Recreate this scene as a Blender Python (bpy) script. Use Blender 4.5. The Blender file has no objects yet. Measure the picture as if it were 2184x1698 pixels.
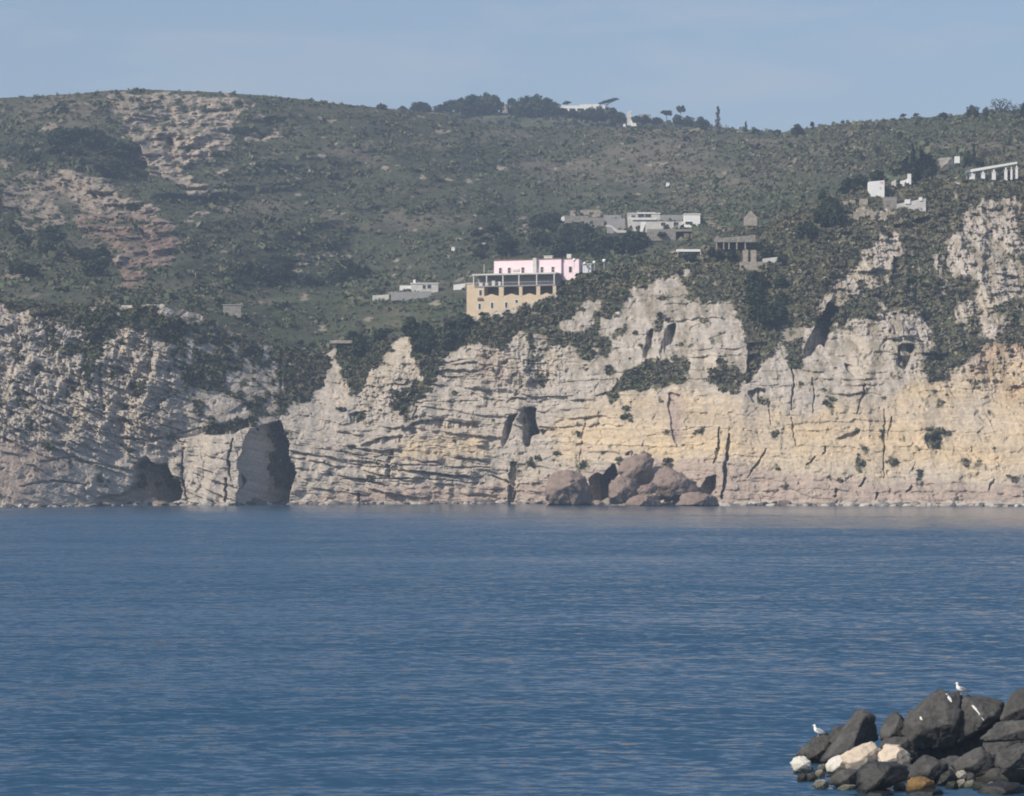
import bpy, bmesh, math, random
import numpy as np
from mathutils import Vector, Matrix

# ------------------------------------------------------------------ basics
F = 2904.0            # focal length in picture pixels (1024 wide)
HV = 460.7            # row of the horizon
CAMZ = 12.5           # eye height above the sea
PS = 1024 / 2184.0    # survey sketch units -> picture pixels
scene = bpy.context.scene
col = scene.collection
rng = np.random.default_rng(7)
random.seed(7)

def wp(px, py, Y):
    """survey sketch point at distance Y -> world"""
    u, v = px * PS, py * PS
    return Vector((Y * (u - 512) / F, Y, CAMZ + Y * (HV - v) / F))
def mpp(Y):
    return Y / F * PS

def Rg(ox, oy, k=2.184):
    def f(pts):
        return [((ox + x / k) * 0.73387, (oy + y / k) * 0.73387) for x, y in pts]
    return f
R1, R2, R3 = Rg(0, 200), Rg(1000, 200), Rg(1976, 200)
R4, R5, R6 = Rg(0, 800), Rg(1000, 800), Rg(1976, 800)
R7 = Rg(2250, 1950, 3.008)
R8 = Rg(1050, 700, 2.912)
RC = Rg(1600, 580, 4.368)     # hamlet
RN = Rg(2450, 400, 4.152)     # upper right terraces
RF = Rg(1150, 240, 2.184)     # far ridge
RB = Rg(1540, 1280, 3.5226)   # boulders at the cliff foot
def one(f, x, y):
    return f([(x, y)])[0]

def tag(o, label=None, cat=None, group=None, kind=None):
    if label: o['label'] = label; o['kind'] = kind or 'thing'
    if cat: o['category'] = cat
    if group: o['group'] = group
    if kind: o['kind'] = kind
    return o
def empty(name, loc, rz=0.0):
    o = bpy.data.objects.new(name, None)
    o.empty_display_size = 0.5
    col.objects.link(o); o.location = loc; o.rotation_euler = (0, 0, rz)
    return o
def link(name, me, mat=None, parent=None):
    o = bpy.data.objects.new(name, me); col.objects.link(o)
    if mat: me.materials.append(mat)
    if parent: o.parent = parent
    return o
def copy_tree(o, parent=None):
    c = o.copy(); col.objects.link(c); c.parent = parent
    for ch in list(o.children): copy_tree(ch, c)
    return c

def mesh_np(name, V, faces, smooth=True):
    """V (n,3) float, faces (m,k) int"""
    me = bpy.data.meshes.new(name)
    V = np.asarray(V, np.float32); faces = np.asarray(faces, np.int32)
    m, k = faces.shape
    me.vertices.add(len(V)); me.vertices.foreach_set('co', V.ravel())
    me.loops.add(m * k); me.loops.foreach_set('vertex_index', faces.ravel())
    me.polygons.add(m)
    me.polygons.foreach_set('loop_start', np.arange(0, m * k, k, dtype=np.int32))
    me.polygons.foreach_set('loop_total', np.full(m, k, np.int32))
    me.polygons.foreach_set('use_smooth', np.full(m, smooth, bool))
    me.update(calc_edges=True)
    return me
def set_col(me, name, C):
    a = me.attributes.new(name, 'FLOAT_COLOR', 'POINT')
    C4 = np.ones((len(C), 4), np.float32); C4[:, :3] = C
    a.data.foreach_set('color', C4.ravel())
def set_f(me, name, A):
    a = me.attributes.new(name, 'FLOAT', 'POINT')
    a.data.foreach_set('value', np.asarray(A, np.float32).ravel())

# ------------------------------------------------------------------ noise
_p = np.random.default_rng(3).permutation(256).astype(np.int32)
_g = np.random.default_rng(4).normal(size=(256, 3)); _g /= np.linalg.norm(_g, axis=1)[:, None]
_g = _g.astype(np.float32)
def perlin(x, y, z=None):
    x = np.asarray(x, np.float32); y = np.asarray(y, np.float32)
    z = np.zeros_like(x) if z is None else np.asarray(z, np.float32)
    x, y, z = np.broadcast_arrays(x, y, z)
    xi, yi, zi = np.floor(x).astype(np.int32), np.floor(y).astype(np.int32), np.floor(z).astype(np.int32)
    xf, yf, zf = x - xi, y - yi, z - zi
    s = lambda t: t * t * t * (t * (t * 6 - 15) + 10)
    sx, sy, sz = s(xf), s(yf), s(zf)
    out = 0
    for dz in (0, 1):
        for dy in (0, 1):
            for dx in (0, 1):
                h = _p[(_p[(_p[(xi + dx) & 255] + yi + dy) & 255] + zi + dz) & 255]
                g = _g[h]
                d = g[..., 0] * (xf - dx) + g[..., 1] * (yf - dy) + g[..., 2] * (zf - dz)
                out = out + d * (sx if dx else 1 - sx) * (sy if dy else 1 - sy) * (sz if dz else 1 - sz)
    return out * 1.6
def fbm(x, y, z=None, o=4, g=0.5):
    r, a, f = 0, 1.0, 1.0
    for i in range(o):
        r = r + a * perlin(x * f + 17.3 * i, y * f + 5.1 * i, None if z is None else z * f + 3.3 * i)
        a *= g; f *= 2.03
    return r
def ridged(x, y, z=None, o=4, g=0.5):
    r, a, f = 0, 1.0, 1.0
    for i in range(o):
        r = r + a * (1 - 2 * np.abs(perlin(x * f + 11.7 * i, y * f + 9.1 * i, None if z is None else z * f)))
        a *= g; f *= 2.03
    return r
def cells(x, y, seed=0):
    """flat random value per Voronoi cell, and distance to the cell edge"""
    x = np.asarray(x, np.float32); y = np.asarray(y, np.float32)
    xi, yi = np.floor(x).astype(np.int32), np.floor(y).astype(np.int32)
    d1 = np.full(x.shape, 9.0, np.float32); d2 = d1.copy(); val = np.zeros_like(d1); gx = val.copy(); gy = val.copy()
    for dy in (-1, 0, 1):
        for dx in (-1, 0, 1):
            h = _p[(_p[(xi + dx + seed * 31) & 255] + yi + dy) & 255]
            px = xi + dx + 0.5 + _g[h, 0] * 0.5; py = yi + dy + 0.5 + _g[h, 1] * 0.5
            d = np.hypot(x - px, y - py)
            n = d < d1
            d2 = np.where(n, d1, np.minimum(d2, d)); 
            val = np.where(n, _g[h, 2], val)
            gx = np.where(n, (x - px) * _g[h, 1] * 1.4 + (y - py) * _g[h, 0] * 1.4, gx)
            d1 = np.where(n, d, d1)
    return val, d2 - d1, gx

# ------------------------------------------------------------------ region masks on the survey sketch
GX0, GY0, GK = -340.0, 60.0, 0.5       # origin and cells per unit
GW, GH = int((2184 + 680) * GK), int(1090 * GK)
def raster(poly):
    m = np.zeros((GH, GW), np.float32)
    P = np.array([((x - GX0) * GK, (y - GY0) * GK) for x, y in poly])
    x0, x1 = int(max(0, P[:, 0].min() - 1)), int(min(GW, P[:, 0].max() + 2))
    y0, y1 = int(max(0, P[:, 1].min() - 1)), int(min(GH, P[:, 1].max() + 2))
    if x1 <= x0 or y1 <= y0: return m
    X, Y = np.meshgrid(np.arange(x0, x1) + 0.5, np.arange(y0, y1) + 0.5)
    ins = np.zeros(X.shape, bool)
    for i in range(len(P)):
        (xa, ya), (xb, yb) = P[i], P[(i + 1) % len(P)]
        if ya == yb: continue
        c = ((ya > Y) != (yb > Y)) & (X < (xb - xa) * (Y - ya) / (yb - ya) + xa)
        ins ^= c
    m[y0:y1, x0:x1] = ins
    return m
def blur(m, r):
    r = int(round(r * GK))
    if r < 1: return m
    for _ in range(2):
        for ax in (0, 1):
            c = np.cumsum(np.pad(m, [(r + 1, r) if a == ax else (0, 0) for a in (0, 1)], mode='edge'), axis=ax)
            m = (np.take(c, range(2 * r + 1, c.shape[ax]), ax) - np.take(c, range(0, c.shape[ax] - 2 * r - 1), ax)) / (2 * r + 1)
    return m.astype(np.float32)
def sample(m, px, py):
    fx = np.clip((px - GX0) * GK - 0.5, 0, GW - 1.001); fy = np.clip((py - GY0) * GK - 0.5, 0, GH - 1.001)
    xi, yi = fx.astype(int), fy.astype(int); tx, ty = fx - xi, fy - yi
    return (m[yi, xi] * (1 - tx) + m[yi, xi + 1] * tx) * (1 - ty) + (m[yi + 1, xi] * (1 - tx) + m[yi + 1, xi + 1] * tx) * ty
def region(polys, r=6, base=0.0):
    """polys: list of (points, value)"""
    m = np.full((GH, GW), base, np.float32)
    for pts, val in polys:
        k = raster(pts)
        m = m * (1 - k) + val * k
    return blur(m, r)
def band(pts, w):
    """a polyline widened to a polygon; w may be a list"""
    P = [Vector(p) for p in pts]; n = len(P)
    ws = w if isinstance(w, (list, tuple)) else [w] * n
    L, Rr = [], []
    for i in range(n):
        d = (P[min(i + 1, n - 1)] - P[max(i - 1, 0)]).normalized()
        nrm = Vector((-d.y, d.x)) * ws[i] / 2
        L.append(tuple(P[i] + nrm)); Rr.append(tuple(P[i] - nrm))
    return L + Rr[::-1]
def lerp_line(pts, x):
    P = np.array(pts, float)
    return np.interp(x, P[:, 0], P[:, 1])
def lerp_soft(pts, x, w=90):
    return sum(lerp_line(pts, x + d * w) for d in np.linspace(-1, 1, 15)) / 15
def smooth(e0, e1, x):
    t = np.clip((x - e0) / (e1 - e0), 0, 1); return t * t * (3 - 2 * t)

# ------------------------------------------------------------------ materials
def nodes(name):
    m = bpy.data.materials.new(name); m.use_nodes = True
    nt = m.node_tree
    return m, nt, nt.nodes['Principled BSDF']
def rgb(c): return (c[0], c[1], c[2], 1)
def mat_attr(name, scale, bump, rough=0.95, var=0.35, attr='col', bdist=0.3):
    """colour from a surface attribute, broken up by procedural grain and relief"""
    m, nt, b = nodes(name); N = nt.nodes.new; L = nt.links.new
    a = N('ShaderNodeAttribute'); a.attribute_name = attr
    tc = N('ShaderNodeTexCoord')
    n1 = N('ShaderNodeTexNoise'); n1.inputs['Scale'].default_value = scale; n1.inputs['Detail'].default_value = 6; n1.inputs['Roughness'].default_value = 0.65
    L(tc.outputs['Object'], n1.inputs['Vector'])
    mr = N('ShaderNodeMapRange'); mr.inputs[1].default_value = 0.3; mr.inputs[2].default_value = 0.7
    mr.inputs[3].default_value = 1 - var; mr.inputs[4].default_value = 1 + var
    L(n1.outputs['Fac'], mr.inputs[0])
    mx = N('ShaderNodeMix'); mx.data_type = 'RGBA'; mx.blend_type = 'MULTIPLY'; mx.inputs[0].default_value = 1
    L(a.outputs['Color'], mx.inputs[6]); L(mr.outputs[0], mx.inputs[7])
    L(mx.outputs[2], b.inputs['Base Color'])
    b.inputs['Roughness'].default_value = rough
    b.inputs['Specular IOR Level'].default_value = 0.15
    if bump:
        bp = N('ShaderNodeBump'); bp.inputs['Strength'].default_value = bump; bp.inputs['Distance'].default_value = bdist
        L(n1.outputs['Fac'], bp.inputs['Height']); L(bp.outputs['Normal'], b.inputs['Normal'])
    return m
def mat_plain(name, c, rough=0.8, var=0.12, scale=1.5, spec=0.3, metal=0.0, bump=0.0):
    m, nt, b = nodes(name); N = nt.nodes.new; L = nt.links.new
    tc = N('ShaderNodeTexCoord')
    n1 = N('ShaderNodeTexNoise'); n1.inputs['Scale'].default_value = scale; n1.inputs['Detail'].default_value = 6
    L(tc.outputs['Object'], n1.inputs['Vector'])
    r = N('ShaderNodeValToRGB')
    r.color_ramp.elements[0].position = 0.3; r.color_ramp.elements[1].position = 0.7
    r.color_ramp.elements[0].color = rgb([x * (1 - var) for x in c]); r.color_ramp.elements[1].color = rgb([min(1, x * (1 + var)) for x in c])
    L(n1.outputs['Fac'], r.inputs['Fac']); L(r.outputs['Color'], b.inputs['Base Color'])
    b.inputs['Roughness'].default_value = rough; b.inputs['Specular IOR Level'].default_value = spec
    b.inputs['Metallic'].default_value = metal
    if bump:
        bp = N('ShaderNodeBump'); bp.inputs['Strength'].default_value = bump; bp.inputs['Distance'].default_value = 0.1
        L(n1.outputs['Fac'], bp.inputs['Height']); L(bp.outputs['Normal'], b.inputs['Normal'])
    return m
SUN_E = 4.8; SKY_E = 0.105; EXPO = 0.2
SKY_TINT = (1.05, 0.97, 0.955, 1); CLOUD_COL = (5.8, 5.7, 5.8, 1)
HAZE_COL = (0.60, 0.75, 0.97, 1); HAZE_D = 0.00024
WATER_COL = (0.020, 0.064, 0.120, 1); WAVE = 0.85; LEAN = 0.23
# ------------------------------------------------------------------ camera, sky, sun, air
cam = bpy.data.cameras.new('camera'); cam_o = bpy.data.objects.new('camera', cam); col.objects.link(cam_o)
cam_o.location = (0, 0, CAMZ); cam_o.rotation_euler = (math.radians(90), 0, 0)
cam.sensor_width = 36; cam.lens = 36 * F / 1024; cam.shift_y = (HV - 398) / 1024
cam.clip_start = 1; cam.clip_end = 30000
scene.camera = cam_o

SUN = Vector((-0.62, -0.50, 0.62)).normalized()
sun = bpy.data.lights.new('sun', 'SUN'); sun.energy = SUN_E; sun.angle = math.radians(0.5); sun.color = (1.0, 0.93, 0.82)
so = bpy.data.objects.new('sun', sun); col.objects.link(so); so.rotation_euler = SUN.to_track_quat('Z', 'Y').to_euler()

w = bpy.data.worlds.new('World'); scene.world = w; w.use_nodes = True
nt = w.node_tree; N = nt.nodes.new; L = nt.links.new
bg = nt.nodes['Background']; bg.inputs['Strength'].default_value = SKY_E
sk = N('ShaderNodeTexSky'); sk.sky_type = 'NISHITA'; sk.sun_disc = False
sk.sun_elevation = math.asin(SUN.z); sk.sun_rotation = math.atan2(SUN.x, SUN.y)
sk.air_density = 1.0; sk.dust_density = 0.7; sk.ozone_density = 3.0; sk.altitude = 0
tint = N('ShaderNodeMix'); tint.data_type = 'RGBA'; tint.blend_type = 'MULTIPLY'; tint.inputs[0].default_value = 1
tint.inputs[7].default_value = SKY_TINT
L(sk.outputs[0], tint.inputs[6])
# thin cirrus, high in the air: streaks in the direction of view
tc = N('ShaderNodeTexCoord'); mp = N('ShaderNodeMapping'); mp.inputs['Scale'].default_value = (6, 6, 30); mp.inputs['Rotation'].default_value = (0, 0.14, 0)
mp.inputs['Location'].default_value = (0.35, 0, -0.6)
cn = N('ShaderNodeTexNoise'); cn.inputs['Scale'].default_value = 1.7; cn.inputs['Detail'].default_value = 4; cn.inputs['Distortion'].default_value = 0.4
L(tc.outputs['Generated'], mp.inputs[0]); L(mp.outputs[0], cn.inputs['Vector'])
cr = N('ShaderNodeMapRange'); cr.inputs[1].default_value = 0.5; cr.inputs[2].default_value = 0.75; cr.inputs[3].default_value = 0.0; cr.inputs[4].default_value = 0.45
L(cn.outputs['Fac'], cr.inputs[0])
cm = N('ShaderNodeMix'); cm.data_type = 'RGBA'; cm.inputs[7].default_value = CLOUD_COL
L(cr.outputs[0], cm.inputs[0]); L(tint.outputs[2], cm.inputs[6]); L(cm.outputs[2], bg.inputs['Color'])

scene.view_settings.view_transform = 'Standard'; scene.view_settings.look = 'None'
scene.view_settings.exposure = EXPO; scene.view_settings.gamma = 1
scene.cycles.volume_bounces = 0; scene.cycles.max_bounces = 6; scene.cycles.diffuse_bounces = 3
scene.cycles.filter_width = 1.9
scene.cycles.caustics_reflective = False; scene.cycles.caustics_refractive = False

def box_mesh(name, x0, x1, y0, y1, z0, z1):
    V = [(x0, y0, z0), (x1, y0, z0), (x1, y1, z0), (x0, y1, z0), (x0, y0, z1), (x1, y0, z1), (x1, y1, z1), (x0, y1, z1)]
    Q = [(0, 3, 2, 1), (4, 5, 6, 7), (0, 1, 5, 4), (1, 2, 6, 5), (2, 3, 7, 6), (3, 0, 4, 7)]
    return mesh_np(name, V, Q, False)
hm = bpy.data.materials.new('haze_air'); hm.use_nodes = True; ht = hm.node_tree
for n in list(ht.nodes):
    if n.type != 'OUTPUT_MATERIAL': ht.nodes.remove(n)
pv = ht.nodes.new('ShaderNodeVolumePrincipled'); pv.inputs['Color'].default_value = HAZE_COL
pv.inputs['Density'].default_value = HAZE_D; pv.inputs['Anisotropy'].default_value = 0.1
ht.links.new(pv.outputs[0], [n for n in ht.nodes if n.type == 'OUTPUT_MATERIAL'][0].inputs['Volume'])
hz = link('haze', box_mesh('haze', -2400, 2400, -400, 4200, -12, 420), hm); tag(hz, kind='stuff')

# ------------------------------------------------------------------ sea
wm, nt, b = nodes('sea_water'); N = nt.nodes.new; L = nt.links.new
tc = N('ShaderNodeTexCoord')
def wn(scale, sx, sy, det, rot=0.15):
    m = N('ShaderNodeMapping'); m.inputs['Scale'].default_value = (sx, sy, 1); m.inputs['Rotation'].default_value = (0, 0, rot)
    n = N('ShaderNodeTexNoise'); n.inputs['Scale'].default_value = scale; n.inputs['Detail'].default_value = det; n.inputs['Roughness'].default_value = 0.6
    L(tc.outputs['Object'], m.inputs[0]); L(m.outputs[0], n.inputs['Vector']); return n
def math_n(op, a, bb):
    n = N('ShaderNodeMath'); n.operation = op
    for i, q in enumerate((a, bb)):
        if isinstance(q, (int, float)): n.inputs[i].default_value = q
        else: L(q, n.inputs[i])
    return n.outputs[0]
def vm(op, a, bb):
    n = N('ShaderNodeVectorMath'); n.operation = op
    for i, q in enumerate((a, bb)):
        if q is None: continue
        if isinstance(q, tuple): n.inputs[i].default_value = q
        else: L(q, n.inputs[i])
    return n.outputs[0]
# wave slopes: each wave train tilts the surface by a slope field
# added tilt makes water mirror higher sky; faded near the cliff for a sheen
sp = N('ShaderNodeSeparateXYZ'); L(tc.outputs['Object'], sp.inputs[0])
yy = math_n('ADD', sp.outputs[1], math_n('MULTIPLY', sp.outputs[0], 0.9))
sheen_fade = N('ShaderNodeMapRange'); sheen_fade.interpolation_type = 'SMOOTHSTEP'; sheen_fade.inputs[1].default_value = 500; sheen_fade.inputs[2].default_value = 820; sheen_fade.inputs[3].default_value = 1.0; sheen_fade.inputs[4].default_value = 0.0
pt = wn(0.012, 0.35, 1.0, 3, 0.1)
L(math_n('ADD', yy, math_n('MULTIPLY', math_n('SUBTRACT', pt.outputs['Fac'], 0.5), 500.0)), sheen_fade.inputs[0])
lean = N('ShaderNodeCombineXYZ'); L(math_n('MULTIPLY', sheen_fade.outputs[0], -LEAN), lean.inputs[1]); lean.inputs[2].default_value = 1.0
tot = lean.outputs[0]
for nd, kk in ((wn(0.10, 0.5, 1.0, 2, 0.25), 0.22), (wn(0.5, 0.5, 1.0, 2, -0.1), 0.8), (wn(1.9, 0.6, 1.0, 3), 1.7)):
    sl = vm('MULTIPLY', vm('SUBTRACT', nd.outputs['Color'], (0.5, 0.5, 0.5)), (kk * WAVE, kk * WAVE, 0.0))
    tot = vm('ADD', sl, tot)
gust = N('ShaderNodeMapRange'); gust.inputs[1].default_value = 0.3; gust.inputs[2].default_value = 0.7; gust.inputs[3].default_value = 0.5; gust.inputs[4].default_value = 1.35
L(wn(0.02, 0.3, 1.0, 4, 0.2).outputs['Fac'], gust.inputs[0])
cg_ = N('ShaderNodeCombineXYZ'); gl = math_n('MULTIPLY', gust.outputs[0], math_n('ADD', math_n('MULTIPLY', sheen_fade.outputs[0], 0.55), 0.45)); L(gl, cg_.inputs[0]); L(gl, cg_.inputs[1]); cg_.inputs[2].default_value = 1.0
L(vm('NORMALIZE', vm('MULTIPLY', tot, cg_.outputs[0]), None), b.inputs['Normal'])
b.inputs['Base Color'].default_value = WATER_COL
# patches of paler, shallower water and wind-roughened lanes
pat = wn(0.012, 0.35, 1.0, 3, 0.1)
mr = N('ShaderNodeMapRange'); mr.inputs[1].default_value = 0.35; mr.inputs[2].default_value = 0.7; mr.inputs[3].default_value = 0.10; mr.inputs[4].default_value = 0.20
L(pat.outputs['Fac'], mr.inputs[0]); L(mr.outputs[0], b.inputs['Roughness'])
b.inputs['IOR'].default_value = 1.33
xs = np.concatenate([np.linspace(-2300, -400, 12), np.linspace(-390, 390, 60), np.linspace(400, 2300, 12)])
ys = np.concatenate([np.linspace(-350, 80, 8), np.linspace(85, 930, 150)])
XX, YY = np.meshgrid(xs, ys); nx, ny = len(xs), len(ys)
ZZ = np.zeros_like(XX)
idx = np.arange(nx * ny).reshape(ny, nx)
Q = np.stack([idx[:-1, :-1], idx[:-1, 1:], idx[1:, 1:], idx[1:, :-1]], -1).reshape(-1, 4)
sea = link('sea', mesh_np('sea', np.stack([XX, YY, ZZ], -1).reshape(-1, 3), Q), wm); tag(sea, kind='structure')
sb = link('seabed', mesh_np('seabed', [(-2300, -350, -6), (2300, -350, -6), (2300, 4000, -6), (-2300, 4000, -6)], [(0, 1, 2, 3)]), mat_plain('sand', (0.25, 0.22, 0.17))); tag(sb, kind='structure')
# ------------------------------------------------------------------ the coast: lines of the survey (sketch units)
WATERLINE = [(-1200, 1086), (0, 1083), (300, 1078), (620, 1076), (1100, 1074), (1500, 1078), (2184, 1080), (3400, 1084)]
CREST = [(-1200, 600), (-320, 625), (0, 640), (60, 650), (150, 655), (250, 655), (350, 650), (420, 668), (480, 700), (560, 735), (640, 745), (690, 762), (720, 737),
         (800, 727), (870, 717), (930, 702), (975, 684), (1040, 668), (1100, 655), (1150, 640), (1190, 622), (1235, 590), (1300, 577), (1380, 562), (1440, 548), (1500, 535),
         (1560, 507), (1640, 477), (1720, 442), (1800, 415), (1900, 397), (1980, 382), (2063, 385), (2184, 367), (2500, 320), (3400, 260)]
CRESTY = [(-1200, 850), (0, 845), (400, 862), (690, 905), (900, 880), (1100, 874), (1300, 885), (1600, 905), (1900, 935), (2184, 955), (3400, 1000)]
RIDGE = [(-1200, 260), (-320, 230), (0, 209), (100, 204), (180, 198), (240, 192), (330, 191), (370, 193), (450, 196), (550, 203), (620, 209), (700, 219), (780, 227), (870, 236),
         (930, 244), (1000, 256), (1060, 266), (1100, 271), (1200, 273), (1330, 273), (1420, 276), (1520, 279), (1600, 279), (1660, 284), (1690, 277), (1800, 264), (1950, 252),
         (2050, 245), (2120, 237), (2184, 236), (2500, 215), (3400, 230)]
RIDGEY = [(-1200, 1350), (0, 1330), (400, 1360), (870, 1420), (1100, 1500), (1500, 1450), (1800, 1330), (2184, 1270), (3400, 1300)]

def ucols(n_in, n_out):
    return np.concatenate([np.linspace(-1150, -405, n_out, endpoint=False), np.linspace(-400, 2600, n_in), np.linspace(2612, 3350, n_out)])

class Sheet: pass
def grid_faces(nr, nc):
    i = np.arange(nr * nc).reshape(nr, nc)
    return np.stack([i[:-1, :-1], i[:-1, 1:], i[1:, 1:], i[1:, :-1]], -1).reshape(-1, 4)

# colours (real-world albedo)
GREY = np.array((0.42, 0.365, 0.305)); CREAM = np.array((0.50, 0.42, 0.315)); YEL = np.array((0.53, 0.41, 0.265)); PINK = np.array((0.38, 0.295, 0.24))
RUST = np.array((0.42, 0.25, 0.14)); MAUVE = np.array((0.36, 0.29, 0.26)); SOIL = np.array((0.104, 0.090, 0.066)); GREEN = np.array((0.060, 0.065, 0.038)); GRASS = np.array((0.115, 0.13, 0.06))

# ---- front sheet: the sea cliff with its vegetated brow
vegF = region([
    ([(-400, 600), (60, 640), (200, 643), (330, 658), (420, 735), (330, 705), (200, 690), (130, 695), (60, 664), (0, 655), (-400, 640)], 0.75),
    (R4([(0, 640), (0, 300), (60, 300), (90, 560)]), 0.25),
    (R4([(1000, 240), (1750, 300), (2030, 440), (2060, 560), (2000, 720), (1980, 780), (1750, 900), (1650, 900), (1500, 790), (1350, 720), (1200, 640), (1150, 520), (1040, 440)]), 0.62),
    (R4([(650, 250), (1050, 250), (1060, 440), (1000, 360), (850, 350), (740, 350), (690, 420), (640, 330)]), 0.9),
    (R4([(1400, 640), (1480, 600), (1600, 560), (1700, 460), (1760, 600), (1750, 760), (1560, 780), (1420, 740)]), 0.25),
    (R4([(1170, 430), (1500, 440), (1480, 520), (1180, 520)]), 0.45),
    (R4([(490, 260), (560, 330), (560, 620), (600, 700), (640, 560), (640, 350), (720, 250)]), 0.8),
    (R4([(290, 280), (340, 280), (350, 430), (500, 440), (560, 500), (480, 520), (330, 500)]), 0.7),
    (R4([(1290, 960), (1640, 890), (1620, 960), (1540, 1010), (1310, 1020)]), 0.75),
    (R4([(1750, 480), (2050, 430), (2080, 560), (2000, 760), (1820, 740), (1790, 600)]), 0.9),
    (R4([(800, 660), (940, 680), (930, 800), (830, 760)]), 0.6),
    (R4([(1100, 560), (1330, 560), (1340, 720), (1180, 700)]), 0.7),
    (R5([(-60, 300), (330, 130), (420, 300), (330, 430), (200, 580), (100, 760), (20, 700), (-60, 480)]), 0.95),
    (R5([(410, 260), (800, 280), (840, 420), (700, 480), (620, 560), (580, 690), (480, 640), (430, 450)]), 1.0),
    (R5([(330, 760), (480, 690), (570, 640), (600, 690), (500, 800), (380, 890), (330, 840), (240, 880)]), 0.7),
    (R5([(760, 280), (1000, 250), (1340, 120), (1450, -60), (1900, -60), (1850, 80), (1700, 270), (1620, 290), (1560, 480), (1300, 450), (1250, 380), (1100, 380), (1000, 480), (850, 430)]), 0.85),
    (R5([(1480, 460), (1540, 410), (1800, 330), (1720, 430), (1640, 510), (1560, 560)]), 0.75),
    (R5([(1360, 330), (1450, 250), (1540, 150), (1620, 180), (1620, 290), (1480, 370), (1400, 400)]), 0.12),
    (R5([(1800, 600), (1900, 540), (2184, 540), (2184, 700), (2000, 720), (1750, 760), (1720, 810), (1660, 780)]), 0.85),
    (R5([(840, 640), (1000, 560), (1060, 640), (1050, 700), (840, 690)]), 0.25),
    (R5([(1180, 620), (1310, 620), (1290, 680), (1190, 680)]), 0.5),
    # right headland
    (R3([(-600, 1330), (-500, 1180), (200, 900), (1000, 700), (2300, 380), (2500, 300), (2700, 900), (2184, 960), (1900, 900), (1620, 1180), (1640, 1340), (1760, 1520), (1700, 1900),
         (1500, 1560), (900, 1600), (420, 1700), (300, 1480), (0, 1470), (-250, 1400)]), 0.86),
    (R6([(420, 160), (640, 120), (650, 280), (600, 500), (520, 560), (430, 700), (410, 500)]), 1.0),
    (R6([(150, 600), (330, 560), (420, 640), (390, 740), (280, 750), (180, 670)]), 0.9),
    (R6([(640, 430), (760, 390), (810, 560), (700, 590)]), 0.85),
    (R6([(1100, -60), (1900, -60), (1850, 150), (1650, 250), (1500, 260), (1250, 250), (1160, 150)]), 0.8),
    (R6([(1540, 560), (1650, 360), (1900, 230), (2300, 60), (2300, 420), (1950, 450), (1800, 540), (1720, 640), (1560, 700)]), 0.75),
    (R6([(1900, 250), (2000, 240), (2060, 330), (1960, 420), (1900, 420)]), 0.3),
    (R6([(1550, 1030), (1610, 930), (1660, 990), (1710, 1000), (1690, 1100), (1480, 1110)]), 0.55),
    (R6([(1330, 480), (1500, 440), (1480, 560), (1360, 600)]), 0.3),
    # bare rock windows in the green
    (R3([(1110, 1160), (1350, 1040), (1430, 1150), (1240, 1350), (1110, 1500), (820, 1520), (950, 1380), (1120, 1250)]), 0.22),
    (R3([(1600, 1200), (1900, 870), (2100, 830), (2300, 880), (2300, 1460), (2000, 1300), (1900, 1420), (1800, 1300), (1640, 1350)]), 0.26),
    (R3([(1100, 890), (1340, 890), (1340, 950), (1110, 950)]), 0.3),
    (R5([(1880, 440), (1960, 30), (2184, -40), (2184, 120), (2100, 300), (1950, 530)]), 0.25),
], 5)
tintY = region([([(1170, 930), (1290, 850), (1450, 835), (1560, 850), (1700, 890), (1850, 850), (2184, 735), (2700, 680), (2700, 1010), (1750, 1010), (1480, 985), (1300, 975), (1190, 990)], 1.0),
                (R5([(380, 1000), (880, 990), (960, 1060), (940, 1200), (380, 1160)]), 0.75)], 16)
tintP = region([([(1090, 1030), (1400, 975), (1500, 985), (1700, 1010), (1900, 1030), (2800, 1035), (2800, 1100), (600, 1100), (700, 1050)], 0.9),
                (R4([(-400, 1000), (0, 1020), (450, 1130), (480, 1250), (250, 1290), (150, 1450), (-400, 1450)]), 0.85),
                (R5([(2050, 730), (2150, 760), (2145, 960), (2120, 1100), (2080, 1020), (2050, 830)]), 1.1),
                (R5([(840, 440), (1000, 450), (1060, 640), (1050, 700), (840, 690)]), 0.6)], 6)
tintR = region([(R6([(1880, 430), (2300, 380), (2300, 830), (2050, 760), (1850, 600)]), 0.6), (R3([(2000, 900), (2184, 820), (2400, 800), (2400, 1250), (2050, 1000)]), 0.5),
                (R3([(1380, 1180), (1700, 950), (1720, 1000), (1560, 1280), (1400, 1340)]), 0.6)], 10)
rough_m = region([(R4([(-800, 200), (1150, 200), (1150, 1100), (-800, 1000)]), 1.0), (R3([(800, 900), (2800, 700), (2800, 1800), (800, 1650)]), 0.8),
                  (R6([(1250, 200), (2500, 300), (2500, 850), (1800, 700), (1300, 560)]), 0.7), (R5([(60, 560), (500, 560), (480, 900), (60, 900)]), 0.7),
                  (R5([(800, 440), (1400, 440), (1350, 720), (800, 720)]), 0.6)], 20, 0.13)
strata_m = region([(R5([(-400, 950), (950, 950), (950, 1460), (-400, 1460)]), 1.5), (R5([(580, 470), (900, 470), (900, 800), (560, 800)]), 1.5), (R5([(900, 720), (1700, 700), (1600, 1000), (900, 950)]), 1.0),
                   (R6([(-100, 200), (420, 200), (420, 560), (-100, 560)]), 0.9), (R4([(200, 800), (1200, 800), (1600, 1450), (200, 1450)]), 0.9), (R6([(700, 350), (1250, 350), (1200, 900), (700, 860)]), 1.1)], 18, 0.36)

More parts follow.
